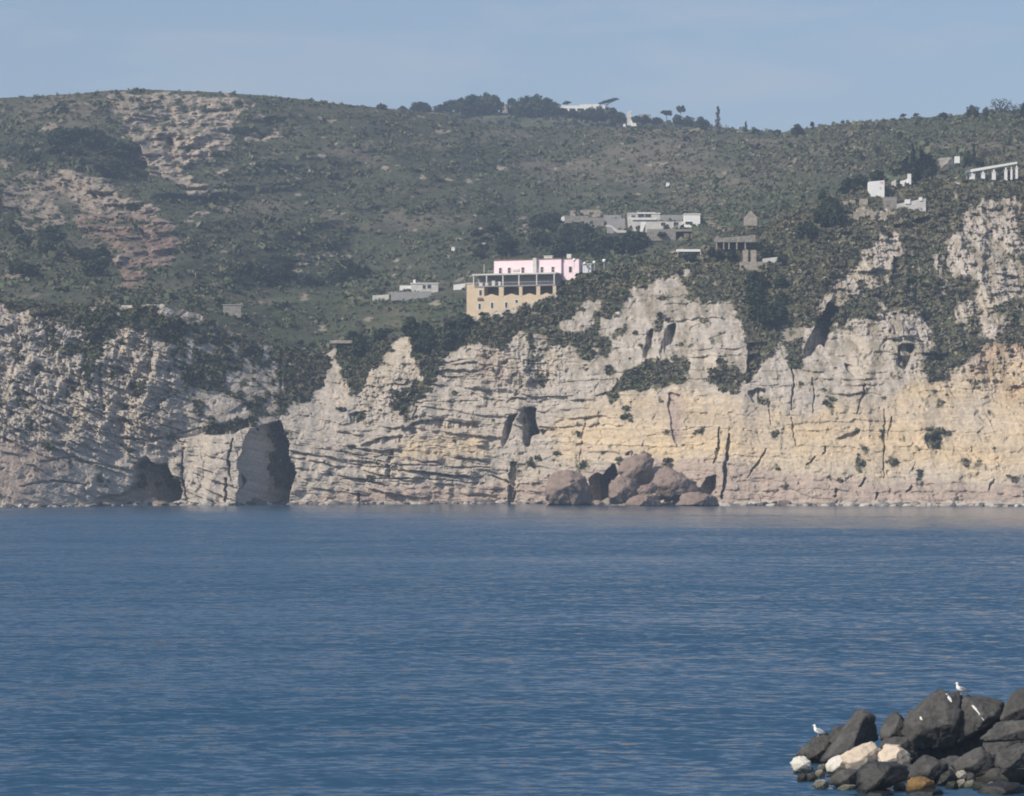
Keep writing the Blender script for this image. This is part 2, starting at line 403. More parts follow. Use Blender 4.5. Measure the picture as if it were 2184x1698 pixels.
# planar facets cut into or standing out of the face: (polygon, d0, gx, gz, reference point)
FACETS = []
def facet(pts, d0, gx=0.0, gz=0.0, edge=2): FACETS.append((pts, d0, gx, gz, edge))
facet(R4([(1060, 1060), (1300, 1010), (1640, 960), (1560, 1180), (1520, 1460), (1060, 1460)]), 0, -0.55, edge=4)
facet(R4([(1625, 965), (1690, 945), (1775, 925), (1800, 985), (1838, 1070), (1850, 1160), (1878, 1250), (1850, 1340), (1842, 1460), (1525, 1460), (1515, 1390), (1568, 1300), (1528, 1200), (1560, 1110), (1590, 1040)]), -12, 3.0, edge=1)
facet(R4([(870, 1200), (930, 1145), (990, 1210), (1060, 1190), (1090, 1270), (1150, 1310), (1160, 1410), (1080, 1450), (560, 1460), (620, 1415), (700, 1385), (760, 1400), (850, 1330)]), 0, 0.85, edge=3)
facet(R5([(995, 1080), (1000, 980), (1045, 890), (1115, 870), (1070, 930), (1050, 990), (1020, 1090)]), 1, 2.2)
facet(R5([(1100, 920), (1130, 860), (1180, 830), (1218, 840), (1218, 930), (1248, 1000), (1195, 1020), (1180, 1085), (1145, 1075), (1145, 950)]), 1, 2.4)
facet(R5([(350, 985), (450, 935), (600, 912), (850, 940), (880, 975), (700, 972), (560, 980), (400, 1015)]), 3.2)
facet(R5([(90, 1085), (220, 1030), (380, 1015), (370, 1060), (130, 1095)]), 3)
facet(R5([(270, 1170), (310, 1085), (318, 1120), (290, 1280), (265, 1285)]), 3.5)
facet(R5([(1035, 1450), (1055, 1180), (1105, 1180), (1095, 1330), (1080, 1450)]), 3.5)
facet(RB([(610, 400), (690, 320), (740, 360), (860, 225), (915, 360), (835, 430), (815, 660), (630, 660)]), 5, 2.4)
facet(RB([(1375, 660), (1390, 470), (1440, 390), (1550, 510), (1470, 580), (1440, 670)]), 4, 2.4)
facet(RB([(1735, 520), (1800, 380), (1920, 340), (1915, 480), (1860, 560)]), 3, 1.6)
facet(R5([(30, 880), (150, 865), (140, 925), (50, 945)]), 3.5)
facet(R5([(335, 890), (420, 750), (500, 735), (375, 890)]), 3.5)
facet(R5([(1885, 520), (1940, 345), (1965, 340), (1960, 420), (1920, 530)]), 1, 1.8)
facet(R5([(2005, 500), (2050, 325), (2105, 305), (2095, 430), (2055, 460), (2030, 540)]), 1, 1.8)
facet(R5([(2060, 740), (2145, 770), (2145, 960), (2110, 1110), (2085, 1000), (2055, 830)]), 1.5)
facet(R6([(775, 530), (815, 400), (950, 160), (1025, 215), (965, 350), (930, 470), (890, 440), (850, 500)]), 2, 1.8)
facet(R6([(1360, 565), (1400, 445), (1495, 440), (1490, 490), (1430, 615)]), 2, 1.2)
facet(R6([(415, 700), (425, 430), (560, 430), (540, 560), (480, 640)]), 4)
facet(R6([(430, 740), (540, 720), (555, 805), (470, 815)]), 3)
facet(R6([(1550, 1010), (1670, 1025), (1655, 1105), (1575, 1095)]), 3)
facet(R6([(970, 1045), (1080, 1005), (1150, 960), (1135, 1030), (1060, 1040)]), 2)
facet(R6([(1030, 560), (1110, 580), (1080, 625)]), 3)
facet(R5([(1760, 1140), (1800, 1120), (1835, 1125), (1830, 1155), (1790, 1145)]), 2.5)
facet(R4([(1300, 960), (1640, 905), (1590, 970), (1500, 1015), (1310, 1020)]), 3)
facet(R4([(1430, 880), (1560, 810), (1620, 830), (1560, 880)]), 2.5)
facet(R5([(1960, 1010), (1990, 1000), (2184, 1000)]), 0)
for pts, wd, dp in [
    (R6([(258, 960), (240, 1100), (212, 1195)]), 7, 3), (R6([(312, 1000), (285, 1200), (292, 1300), (265, 1420)]), 9, 4), (R6([(545, 1090), (490, 1200), (430, 1290)]), 5, 1.8),
    (R6([(1302, 850), (1288, 1040), (1300, 1280)]), 5, 1.8), (R6([(920, 1090), (900, 1145)]), 6, 2), (R6([(1005, 1350), (985, 1415)]), 7, 2.5), (R6([(715, 560), (715, 860)]), 5, 2),
    (R6([(720, 900), (735, 1100)]), 4, 1.2), (R6([(560, 790), (580, 950)]), 4, 1.2), (R6([(2005, 1290), (1960, 1360)]), 8, 2.5), (R6([(1470, 1340), (1440, 1380)]), 6, 2), (R6([(1180, 1280), (1140, 1340)]), 7, 2),
    (R6([(1345, 900), (1310, 1030)]), 5, 1.5), (R6([(1250, 1380), (1240, 1430)]), 7, 2), (R6([(860, 1150), (810, 1210)]), 5, 1.5), (R6([(840, 640), (850, 880)]), 5, 1.5), (R6([(1180, 690), (1120, 880)]), 5, 2),
    (R4([(530, 340), (545, 520), (520, 690), (540, 790)]), 9, 4), (R4([(650, 560), (640, 700), (660, 860)]), 8, 3.5), (R4([(300, 300), (290, 420), (310, 520)]), 8, 3.5), (R4([(120, 300), (110, 480), (80, 620)]), 7, 3),
    (R4([(960, 400), (955, 620)]), 7, 3), (R4([(870, 620), (840, 800)]), 7, 2.5), (R4([(420, 560), (440, 720)]), 6, 2.5), (R4([(1780, 470), (1775, 720)]), 9, 3.5), (R4([(1170, 1100), (1160, 1300), (1200, 1420)]), 6, 2),
    (R4([(1450, 1280), (1460, 1440)]), 6, 2), (R4([(1510, 1030), (1470, 1160), (1480, 1300)]), 6, 2.5), (R4([(0, 600), (100, 680), (250, 800), (500, 920), (740, 1000)]), 5, 1.3), (R4([(700, 590), (950, 660), (1150, 750)]), 6, 1.6),
    (R4([(960, 920), (1030, 800), (1150, 740)]), 6, 2), (R4([(760, 1030), (960, 1060), (1130, 1000), (1280, 960)]), 6, 1.8), (R4([(480, 1170), (800, 1240)]), 6, 1.5), (R4([(250, 1190), (480, 1150)]), 5, 1.4), (R4([(120, 1340), (330, 1310), (560, 1330)]), 6, 1.8),
    (R5([(100, 1380), (95, 1445)]), 9, 3.5), (R5([(470, 830), (440, 900)]), 6, 2), (R5([(1530, 900), (1500, 1180)]), 4, 0.8), (R5([(930, 1270), (1090, 1340), (1060, 1420)]), 6, 2),
    (R5([(0, 1130), (300, 1200), (560, 1210), (930, 1225)]), 4, 1.2), (R5([(0, 1190), (350, 1240), (560, 1260), (880, 1280)]), 4, 1.4), (R5([(0, 1290), (400, 1290), (880, 1320)]), 4, 1.2), (R5([(0, 1080), (200, 1130), (420, 1160)]), 4, 1.0),
    (R5([(620, 640), (760, 660)]), 5, 1.5), (R5([(1160, 560), (1300, 560)]), 4, 1.2), (R5([(1180, 600), (1300, 610)]), 4, 1.3), (R5([(620, 560), (780, 540)]), 5, 1.4), (R5([(420, 810), (1000, 790)]), 3, 0.8),
    (R5([(1030, 800), (1060, 780), (1160, 790)]), 6, 2.5), (R5([(1250, 990), (1340, 990)]), 7, 2.2), (R5([(1640, 760), (1710, 740), (1740, 660)]), 7, 2),
]:
    ww = [wd * 0.5] + [wd] * (len(pts) - 2) + [wd * 0.4] if len(pts) > 2 else [wd * 0.9, wd * 0.5]
    FACETS.append((band(pts, ww), dp, 0, 0, 1))

def make_front():
    S = Sheet()
    pu = ucols(2480, 60); nr = 430; nb = 24
    base = lerp_line(WATERLINE, pu) + 10; crest = lerp_line(CREST, pu) + 3.0 * fbm(pu * 0.03, pu * 0) + 1.6 * perlin(pu * 0.2, pu * 0 + 9)
    yb = CAMZ * F / (lerp_soft(WATERLINE, pu) * PS - HV); yc = lerp_soft(CRESTY, pu)
    t = np.linspace(0, 1, nr)[:, None]
    P = base + (crest - base) * t                       # sketch row
    cs_ = lerp_soft(CREST, pu, 130)
    tt = (base - P) / (base - cs_)
    Y = yb + (yc - yb) * (0.35 * tt + 0.65 * tt ** 2.0)
    PX = np.broadcast_to(pu, P.shape)
    U, Vv = PX * PS, P * PS
    X = Y * (U - 512) / F; Z = CAMZ + Y * (HV - Vv) / F
    # jitter the sketch so that region edges are ragged
    jx = 9 * fbm(X * 0.10, Z * 0.10, o=4, g=0.6); jz = 9 * fbm(X * 0.10 + 40, Z * 0.10 + 7, o=4, g=0.6)
    veg = sample(vegF, PX + jx, P + jz)
    ty = np.clip(sample(tintY, PX + 3 * jx, P + 2.5 * jz) * (0.8 + 0.45 * fbm(X * 0.05 + 60, Z * 0.10, o=4)), 0, 1); tp = sample(tintP, PX + jx, P + jz); tr = sample(tintR, PX + jx, P + jz)
    rm = sample(rough_m, PX, P); sm = sample(strata_m, PX, P)
    # relief
    D = np.zeros_like(Y)
    big = ridged(X * 0.035, Z * 0.010, o=3)
    D -= 3.4 * (0.4 + 0.6 * rm) * (big - 0.6)
    med = ridged(X * 0.14 + 0.5 * perlin(X * 0.06, Z * 0.06), Z * 0.055, X * 0 + 3.3, o=4, g=0.55)
    D -= rm * (1.2 + 0.9 * smooth(18, 42, Z)) * med
    # bedding: tilt changes along the coast
    tilt = np.interp(pu, [-400, 250, 420, 700, 1000, 1300, 2184], [0.50, 0.42, 0.30, 0.16, 0.12, 0.0, 0.03])
    Tx = np.concatenate([[0], np.cumsum(0.5 * (tilt[1:] + tilt[:-1]) * np.diff(pu) * mpp(830))])
    Sx = Z + Tx + 1.6 * fbm(X * 0.03, Z * 0.05, o=2) + 0.6 * fbm(X * 0.25, Z * 0.3, o=3)
    q = Sx / 2.4 + 0.4 * perlin(Sx * 0.3, X * 0.02)
    lev = np.floor(q); f = q - lev
    hsh = _g[_p[(lev.astype(int)) & 255], 0]
    seg = perlin(X * 0.07, lev * 3.7) + 0.7 * perlin(X * 0.3, lev * 2.1); hard = smooth(-0.25, 0.6, seg + hsh * 0.5)
    D -= sm * (1.5 * hard) * (smooth(0.0, 0.12, f) - smooth(0.45, 1.0, f))
    q2 = Sx / 0.85; l2 = np.floor(q2); f2 = q2 - l2
    Zs = Z + Tx
    for (ax, az, amp, sd) in ((0.09, 0.20, 1.5, 5), (0.24, 0.55, 1.15, 6), (0.6, 1.25, 0.62, 7)):
        cv, ce, cg = cells(X * ax + 0.35 * perlin(X * ax * 2, Zs * az), Zs * az + 0.25 * perlin(X * ax, Zs * az * 2 + 5), sd)
        D -= (0.03 + 0.9 * rm) * amp * (0.75 * cv + 1.1 * cg)
    D -= 0.35 * sm * smooth(-0.3, 0.5, perlin(X * 0.12, l2 * 2.9) + 0.6 * perlin(X * 0.5, l2 * 1.9)) * (smooth(0, 0.2, f2) - smooth(0.5, 1, f2))
    # broken blocks
    cv, ce, cg = cells(X * 0.16 + 0.25 * perlin(X * 0.3, Z * 0.3), (Z + Tx * 0.6) * 0.22)
    D -= (0.12 + 0.88 * rm) * (0.9 * cv + 0.75 * cg) - 0.5 * rm * np.exp(-ce * 14)
    cv, ce, cg = cells(X * 0.42 + 9, (Z + Tx) * 0.55 + 0.2 * perlin(X * 0.5, Z * 0.5), 3)
    D -= (0.05 + 0.6 * rm) * (0.55 * cv + 0.6 * cg)
    D -= (0.12 + 0.42 * rm) * fbm(X * 0.35, Z * 0.30, o=5, g=0.62) + (0.40 * rm) * ridged(X * 0.55, Z * 0.32, o=3, g=0.55)
    pits = smooth(0.42, 0.7, perlin(X * 0.33 + 31, Z * 0.45) + 0.35 * perlin(X * 0.9, Z * 0.9))
    D += (0.45 + 1.9 * rm) * pits
    jf = 3.0 * perlin(X * 0.6, Z * 0.5) 
    FZ = np.zeros_like(D); occ = np.zeros_like(D)
    for pts, d0, gx, gz, edge in FACETS:
        x0 = min(p[0] for p in pts); x1 = max(p[0] for p in pts); y0 = min(p[1] for p in pts); y1 = max(p[1] for p in pts)
        ca, cb = np.searchsorted(pu, x0 - 14), np.searchsorted(pu, x1 + 14)
        if ca >= cb: continue
        sl = slice(ca, cb)
        px, py = PX[:, sl], P[:, sl]
        k = sample(blur(raster(pts), edge), px + 0.45 * jx[:, sl] + jf[:, sl], py + 0.45 * jz[:, sl])
        k = smooth(0.3, 0.7, k)
        v = d0 + gx * (px - x0) * mpp(815)
        FZ[:, sl] = FZ[:, sl] * (1 - k) + v * k
        if d0 > 2 or gx > 0.9: occ[:, sl] = np.maximum(occ[:, sl], k)
    D = D * (1 - 0.15 * occ) - occ * (1.2 * ridged(X * 0.5 + 3, Z * 0.08, o=3) + 0.8 * fbm(X * 0.3, Z * 0.3 + 4, o=4)) + FZ
    fade = smooth(0.0, 0.04, t)
    D *= fade
    S.D = D
    Yd = Y + D
    # colour
    st = 0.5 + 0.5 * perlin(Sx * 0.9, X * 0.01) ; st2 = perlin(Sx * 2.3, X * 0.02 + 5)
    c = GREY * (1 - ty[..., None]) + YEL * ty[..., None]
    upper = (smooth(20, 45, Z) * (1 - ty))[..., None]
    c = c * (1 - 0.35 * upper) + np.array((0.455, 0.41, 0.36)) * 0.35 * upper
    cr = smooth(0.1, 0.6, fbm(X * 0.05 + 3, Z * 0.06, o=3))[..., None] * 0.5
    c = c * (1 - cr) + CREAM * cr
    tpx = np.clip(tp, 0, 1)[..., None]; c = c * (1 - tpx) + PINK * tpx
    trx = np.clip(tr * (0.6 + 0.9 * fbm(X * 0.12, Z * 0.12 + 5, o=3)), 0, 0.85)[..., None]; c = c * (1 - trx) + RUST * trx
    st3 = perlin(Sx * 4.6 + 0.5 * perlin(X * 0.2, Z), X * 0.05 + 15)
    c = c * (0.83 + 0.26 * st + 0.14 * st2 + 0.13 * st3)[..., None]
    stain = smooth(0.1, 0.8, fbm(X * 0.28, Z * 0.05 + 8, o=4))[..., None] * 0.42 * (1 - 0.5 * ty[..., None])
    c = c * (1 - stain) + np.array((0.24, 0.23, 0.22)) * stain
    dirt = smooth(0.15, 0.7, fbm(X * 0.4 + 50, Z * 0.4, o=4, g=0.65))[..., None] * 0.30 * (0.3 + rm[..., None])
    c = c * (1 - dirt) + np.array((0.20, 0.18, 0.15)) * dirt
    ol = (smooth(20, 44, Z + 6 * fbm(X * 0.05, Z * 0.05 + 3, o=3)) * smooth(-0.25, 0.55, fbm(X * 0.25, Z * 0.09 + 70, o=5, g=0.65)) * 0.62 * np.interp(pu, [0, 700, 1100, 1300, 2184], [0.45, 0.5, 0.7, 0.9, 1.0]))[..., None]
    c = c * (1 - ol) + np.array((0.165, 0.138, 0.09)) * ol
    # wet foot of the cliff and a pale line of shingle
    pale = (smooth(1.6, 0.9, Z + 0.5 * perlin(X * 0.2, Z)) * np.interp(pu, [0, 600, 900, 1500, 2184], [0.8, 0.5, 0.1, 0.4, 0.6]))[..., None]
    c = c * (1 - pale) + np.array((0.50, 0.47, 0.42)) * pale
    wet = smooth(0.75, 0.35, Z + 0.25 * perlin(X * 0.5, Z))[..., None]
    c = c * (1 - 0.75 * wet) + np.array((0.05, 0.05, 0.045)) * 0.75 * wet
    # plants root where it is flatter or hollow
    n = 0.5 + 0.42 * fbm(X * 0.26, Z * 0.22, o=5, g=0.7) + 0.30 * fbm(X * 0.30 + 0.25 * Z * 0.3, Z * 0.05, o=4, g=0.65)
    vq = (veg + 0.10 * rm) * 0.98 + 1.05 * (n - 0.5) * (1.25 - 0.7 * veg) + 0.04 * D
    soft_ = (smooth(0.22, 0.62, vq) * smooth(4, 8, Z) * 0.75)[..., None]
    c = c * (1 - soft_) + np.array((0.125, 0.108, 0.068)) * soft_
    vg = smooth(0.42, 0.66, (veg + 0.10 * rm) * 0.98 + 1.05 * (n - 0.5) * (1.25 - 0.7 * veg) + 0.04 * D)
    vg *= smooth(3, 6, Z)
    dry = smooth(-0.2, 0.5, fbm(X * 0.06 + 20, Z * 0.08, o=4))[..., None]
    gc = GREEN * 1.2 * (1 - dry) + np.array((0.12, 0.102, 0.062)) * dry
    c = c * (1 - vg[..., None]) + gc * vg[..., None]
    # land behind the brow
    tb = np.linspace(0.02, 1, nb)[:, None]
    Xb = X[-1] + 0 * tb; Yb = Yd[-1] + tb * 70; Zb = Z[-1] - 6 * tb ** 2 - 0.02 * tb * 70 - 0.4
    Xb = Xb * (Yb / Yd[-1])
    V = np.concatenate([np.stack([X, Yd, Z], -1), np.stack([Xb, Yb, Zb], -1)])
    C = np.concatenate([c, np.broadcast_to(GREEN, (nb, len(pu), 3))]); 
    S.V, S.P, S.pu, S.veg, S.nr = V, P, pu, np.concatenate([vg, np.ones((nb, len(pu)))]), nr
    S.vis = np.concatenate([np.ones_like(P), np.full((nb, len(pu)), 0.0)])
    me = mesh_np('cliff', V.reshape(-1, 3), grid_faces(nr + nb, len(pu)))
    set_col(me, 'col', np.clip(C, 0.01, 0.8).reshape(-1, 3))
    S.o = tag(link('cliff', me, mat_attr('tuff_rock', 0.9, 0.55, var=0.22, bdist=0.35)), kind='structure')
    return S

# ---- hillside behind
vegH = region([
    (R1([(650, 150), (1500, 160), (1640, 230), (1500, 330), (1500, 480), (1380, 590), (1230, 610), (1100, 700), (940, 690), (930, 640), (960, 560), (870, 560), (850, 480), (780, 410), (800, 330), (700, 250)]), 0.36),
    (R1([(850, 470), (980, 480), (1040, 540), (1090, 430), (1140, 450), (1140, 560), (1200, 570), (1220, 500), (1510, 480), (1470, 560), (1380, 590), (1230, 615), (1000, 600), (880, 570)]), 0.18),
    (R1([(920, 690), (1000, 640), (1100, 690), (1200, 660), (1280, 720), (1420, 770), (1400, 800), (1240, 840), (1180, 780), (1080, 710)]), 0.08),
    (R1([(1330, 660), (1420, 630), (1480, 655), (1370, 690)]), 0.1),
    (R1([(1540, 450), (1600, 380), (1700, 420), (1790, 390), (1830, 430), (1700, 445)]), 0.12),
    (R1([(1280, 300), (1560, 290), (1560, 320), (1030, 310), (1040, 290)]), 0.2),
    (R1([(230, 380), (390, 350), (410, 420), (300, 410)]), 0.2), (R1([(0, 600), (120, 640), (100, 670), (20, 640)]), 0.1),
    (R1([(280, 640), (560, 660), (760, 800), (1050, 880), (1000, 930), (800, 930), (680, 960), (540, 930), (400, 800), (290, 800)]), 0.24),
    (R1([(500, 680), (690, 690), (770, 800), (720, 840), (640, 850), (500, 830)]), 0.12),
    (R1([(450, 930), (900, 930), (1150, 1000), (1140, 1150), (1100, 1250), (950, 1280), (870, 1400), (720, 1400), (760, 1250), (880, 1200), (700, 1150), (550, 1080), (480, 1000)]), 0.30),
    (R1([(900, 1050), (1140, 1060), (1110, 1200), (960, 1260), (880, 1150)]), 0.18),
    (R1([(740, 1190), (900, 1210), (830, 1260), (780, 1330), (740, 1400), (720, 1390), (770, 1260)]), 0.12),
    (R1([(0, 700), (280, 640), (350, 850), (460, 1000), (300, 1050), (150, 1050), (80, 900), (0, 1000)]), 0.34),
    (R1([(1180, 930), (1300, 890), (1350, 890), (1300, 940), (1210, 960)]), 0.1),
    (R1([(1560, 620), (1800, 530), (1840, 540), (1600, 650)]), 0.35), (R1([(1450, 800), (1780, 740), (1780, 770), (1500, 800)]), 0.35),
    (R1([(0, 1250), (200, 1240), (200, 1340), (0, 1350)]), 0.4), (R1([(1880, 1160), (2184, 1160), (2184, 1230), (1900, 1260)]), 0.5),
], 4, 1.0)
grassH = region([([(480, 640), (620, 610), (790, 640), (980, 650), (960, 690), (880, 700), (720, 725), (600, 720), (540, 690)], 1.0), (R2([(900, 650), (1500, 640), (1700, 720), (1600, 900), (1000, 860)]), 0.25),
                 (R2([(1350, 320), (1600, 310), (1700, 350), (1500, 370)]), 0.7), (R1([(940, 700), (1180, 760), (1240, 900), (1050, 880)]), 0.7),
                 (R3([(560, 350), (1250, 310), (1250, 345), (700, 380)]), 0.8)], 10)
darkH = region([(R1([(330, 440), (760, 440), (830, 500), (930, 640), (940, 700), (880, 760), (700, 740), (560, 650), (120, 630), (0, 560), (-300, 480), (0, 440)]), 1.0),
                ([(470, 560), (770, 560), (770, 612), (480, 620)], 1.0), ([(1020, 440), (1190, 450), (1370, 520), (1370, 560), (1010, 550)], 1.0),
                (R2([(700, 420), (1000, 480), (1250, 540), (1000, 640), (800, 620)]), 0.7), (R1([(0, 900), (80, 900), (300, 1060), (460, 1060), (440, 1100), (0, 1110)]), 1.0),  # last patch: shade of the left gully put into the ground colour
                (R1([(1350, 1000), (2000, 1000), (2184, 1100), (2184, 1330), (1750, 1350), (1450, 1150)]), 0.6)], 10)
brownH = region([(R2([(1050, 380), (2300, 420), (2300, 760), (1500, 800), (1050, 600)]), 1.0), (R3([(300, 420), (1300, 380), (1250, 620), (500, 640)]), 0.9), (R1([(900, 1330), (1300, 1330), (1300, 1450), (900, 1450)]), 0.8),
                 (R1([(0, 200), (800, 160), (800, 400), (0, 420)]), 0.7), (R1([(1250, 850), (1800, 800), (1800, 1000), (1250, 1080)]), 0.7)], 16)
pinkH = region([(R1([(450, 930), (900, 930), (1150, 1000), (1140, 1150), (1100, 1250), (950, 1280), (870, 1400), (720, 1400), (760, 1250), (880, 1200), (700, 1150), (550, 1080), (480, 1000)]), 1.0)], 10)
FH = [(R1([(560, 560), (900, 500), (945, 640), (950, 700), (880, 770), (720, 760)]), 0, 0.75), (R1([(1170, 560), (1215, 490), (1215, 600), (1160, 600)]), 5, 0), (R1([(1060, 440), (1100, 440), (1100, 600), (1050, 600)]), 6, 0),
      (R1([(0, 880), (90, 890), (300, 1060), (460, 1060), (440, 1100), (0, 1110)]), 6, 0.25), (R1([(1350, 820), (1430, 780), (1420, 810), (1350, 840)]), 6, 0), (R1([(600, 700), (620, 830), (590, 830)]), 5, 0)]
def make_hill():
    S = Sheet()
    pu = ucols(1740, 50); nr = 420; nb = 20
    bot = lerp_line(CREST, pu) + 28; top = lerp_line(RIDGE, pu) + 1.2 * fbm(pu * 0.05, pu * 0 + 4)
    y0 = lerp_soft(CRESTY, pu) + 6; y1 = lerp_soft(RIDGEY, pu, 150)
    t = np.linspace(0, 1, nr)[:, None]
    P = bot + (top - bot) * t
    bs_ = lerp_soft(CREST, pu, 150) + 45; tp_ = lerp_soft(RIDGE, pu, 60)
    tt = np.clip((bs_ - P) / (bs_ - tp_), 0, 1.1)
    Y = y0 + (y1 - y0) * (tt ** 0.85)
    PX = np.broadcast_to(pu, P.shape)
    X = Y * (PX * PS - 512) / F; Z = CAMZ + Y * (HV - P * PS) / F
    j = 8 * fbm(X * 0.05, Y * 0.03, o=4, g=0.6); j2 = 8 * fbm(X * 0.05 + 30, Y * 0.03, o=4, g=0.6)
    veg = sample(vegH, PX + j, P + j2); gr = sample(grassH, PX + j, P + j2); dk = sample(darkH, PX + j, P + j2); br = sample(brownH, PX + j, P + j2); pk = sample(pinkH, PX + j, P + j2)
    rock = 1 - veg
    D = -16 * (ridged(X * 0.011, P * 0.006, o=3) - 0.6) * smooth(0.05, 0.35, t) * smooth(1.0, 0.9, t) - 3.5 * fbm(X * 0.06, P * 0.05, o=4)
    tl = np.interp(pu, [-200, 180, 300, 700], [0.38, 0.32, -0.04, -0.10])
    Tl = np.concatenate([[0], np.cumsum(0.5 * (tl[1:] + tl[:-1]) * np.diff(pu) * mpp(1250))])
    Sx = Z + Tl + 2 * fbm(X * 0.03, Z * 0.05, o=2)
    q = Sx / 5.0; lv = np.floor(q); f = q - lv
    hard = smooth(-0.3, 0.5, perlin(X * 0.05, lv * 3.1) + 0.7 * perlin(X * 0.2, lv * 2.3))
    D -= rock * 5.5 * hard * (smooth(0, 0.12, f) - smooth(0.4, 1, f))
    cv, ce, cg = cells(X * 0.12, (Z + Tl) * 0.25); cv2, ce, cg2 = cells(X * 0.3, (Z + Tl) * 0.7, 2)
    D -= rock * (2.0 * cv + 2.4 * cg + 1.4 * cv2 + 1.8 * cg2) + (0.5 + 2.2 * rock) * fbm(X * 0.2, Z * 0.25, o=4, g=0.6)
    for pts, d0, gx in FH:
        x0 = min(p[0] for p in pts); k = smooth(0.3, 0.7, sample(blur(raster(pts), 4), PX + 0.5 * j, P + 0.5 * j2))
        D = D + k * (d0 + gx * (PX - x0) * mpp(1150))
    D *= smooth(0.0, 0.06, t) * (1 - 0.7 * smooth(0.95, 1, t))
    Yd = Y + D
    n = 0.5 + 0.6 * fbm(X * 0.16, Z * 0.22 + 9, o=5, g=0.65)
    bare = smooth(0.40, 0.66, rock * 0.95 + 0.7 * (n - 0.5))
    spot = smooth(0.66, 0.8, fbm(X * 0.10 + 77, Z * 0.17, o=4, g=0.6)) * 0.7 * smooth(0.5, 0.9, veg)
    bare = np.maximum(bare, spot)
    dry = smooth(-0.25, 0.5, fbm(X * 0.018 + 20, P * 0.02, o=5) + 0.6 * br - 0.25)[..., None]
    c = GREEN * (1 - dry) + SOIL * 1.15 * dry
    c = c * (1 - 0.45 * dk[..., None]) + 0
    band_ = smooth(0.25, 0.6, perlin(Z * 0.22 + 0.8 * perlin(X * 0.02, P * 0.02), X * 0.012 + 4))[..., None] * 0.35 * (1 - dk[..., None])
    c = c * (1 - band_) + np.array((0.115, 0.10, 0.066)) * band_
    g2 = (gr * smooth(-0.3, 0.4, fbm(X * 0.08, P * 0.08, o=3)))[..., None]; c = c * (1 - g2) + GRASS * 0.6 * g2
    rc = np.array((0.345, 0.285, 0.225)) * (1 - pk[..., None]) + np.array((0.255, 0.178, 0.138)) * pk[..., None]
    rc = rc * (0.75 + 0.35 * (0.5 + 0.5 * perlin(Sx * 0.8, X * 0.02)) + 0.25 * fbm(X * 0.3, Z * 0.4, o=3))[..., None]
    lq = np.interp(pu, [0, 250, 420], [0.62, 0.8, 1.0])[:, None]
    rc = rc * lq
    c = c * (1 - bare[..., None]) + rc * bare[..., None]
    tb = np.linspace(0.02, 1, nb)[:, None]
    Yb = Yd[-1] + tb * 700; Xb = X[-1] * (Yb / Yd[-1]); Zb = Z[-1] - 150 * tb ** 1.3 + 0.02 * 700 * tb * 0
    V = np.concatenate([np.stack([X, Yd, Z], -1), np.stack([Xb, Yb, Zb], -1)])
    C = np.concatenate([c, np.broadcast_to(GREEN, (nb, len(pu), 3))])
    S.V, S.P, S.pu, S.nr = V, P, pu, nr
    S.dk, S.br, S.gr = dk, br, gr; S.veg = np.clip(1 - bare - 0.35 * gr, 0, 1) * (0.3 + 0.7 * smooth(-0.35, 0.35, fbm(X * 0.03 + 9, P * 0.03, o=5))); S.bare = bare
    me = mesh_np('hillside', V.reshape(-1, 3), grid_faces(nr + nb, len(pu)))
    set_col(me, 'col', np.clip(C, 0.008, 0.8).reshape(-1, 3))
    S.o = tag(link('hillside', me, mat_attr('hill_ground', 0.5, 0.5, var=0.3, bdist=0.6)), kind='structure')
    return S

FAR = [(-1200, 330), (700, 262), (800, 240), (870, 231), (930, 236), (1000, 240), (1090, 240), (1190, 237), (1290, 236), (1340, 250), (1400, 259), (1500, 266), (1600, 278), (1700, 290), (3400, 360)]
def make_far():
    S = Sheet()
    pu = np.linspace(300, 2000, 420); nr = 60; nb = 10
    top = lerp_line(FAR, pu) + 0.8 * fbm(pu * 0.05, pu * 0 + 2); bot = top * 0 + 330
    t = np.linspace(0, 1, nr)[:, None]
    P = bot + (top - bot) * t; Y = 1600 + 200 * t + 0 * P
    PX = np.broadcast_to(pu, P.shape)
    X = Y * (PX * PS - 512) / F; Z = CAMZ + Y * (HV - P * PS) / F
    Yd = Y - 8 * fbm(X * 0.03, P * 0.05, o=4)
    dry = smooth(-0.3, 0.4, fbm(X * 0.03, P * 0.06, o=4))[..., None]
    c = GREEN * (1 - dry) + np.array((0.12, 0.115, 0.06)) * dry
    tb = np.linspace(0.05, 1, nb)[:, None]
    Yb = Yd[-1] + tb * 600; Xb = X[-1] * (Yb / Yd[-1]); Zb = Z[-1] - 120 * tb ** 1.3
    V = np.concatenate([np.stack([X, Yd, Z], -1), np.stack([Xb, Yb, Zb], -1)])
    C = np.concatenate([c, np.broadcast_to(GREEN, (nb, len(pu), 3))])
    S.V, S.P, S.pu, S.nr, S.veg = V, P, pu, nr, np.ones_like(P)
    me = mesh_np('far_hill', V.reshape(-1, 3), grid_faces(nr + nb, len(pu))); set_col(me, 'col', C.reshape(-1, 3))
    S.o = tag(link('far_hill', me, mat_attr('far_ground', 0.3, 0.4, var=0.3, bdist=0.6)), kind='structure')
    return S
front, hill, farh = make_front(), make_hill(), make_far()

def ground(S, px, py):
    c = int(np.clip(np.searchsorted(S.pu, px), 0, len(S.pu) - 1))
    colp = S.P[:, c]
    r = int(np.argmin(np.abs(colp - py)))
    return Vector(S.V[r, c].tolist())
def ground_at(S, px, Y):
    """terrain point of this column that lies at distance Y"""
    c = int(np.clip(np.searchsorted(S.pu, px), 0, len(S.pu) - 1))
    r = int(np.argmin(np.abs(S.V[:, c, 1] - Y)))
    return Vector(S.V[r, c].tolist())

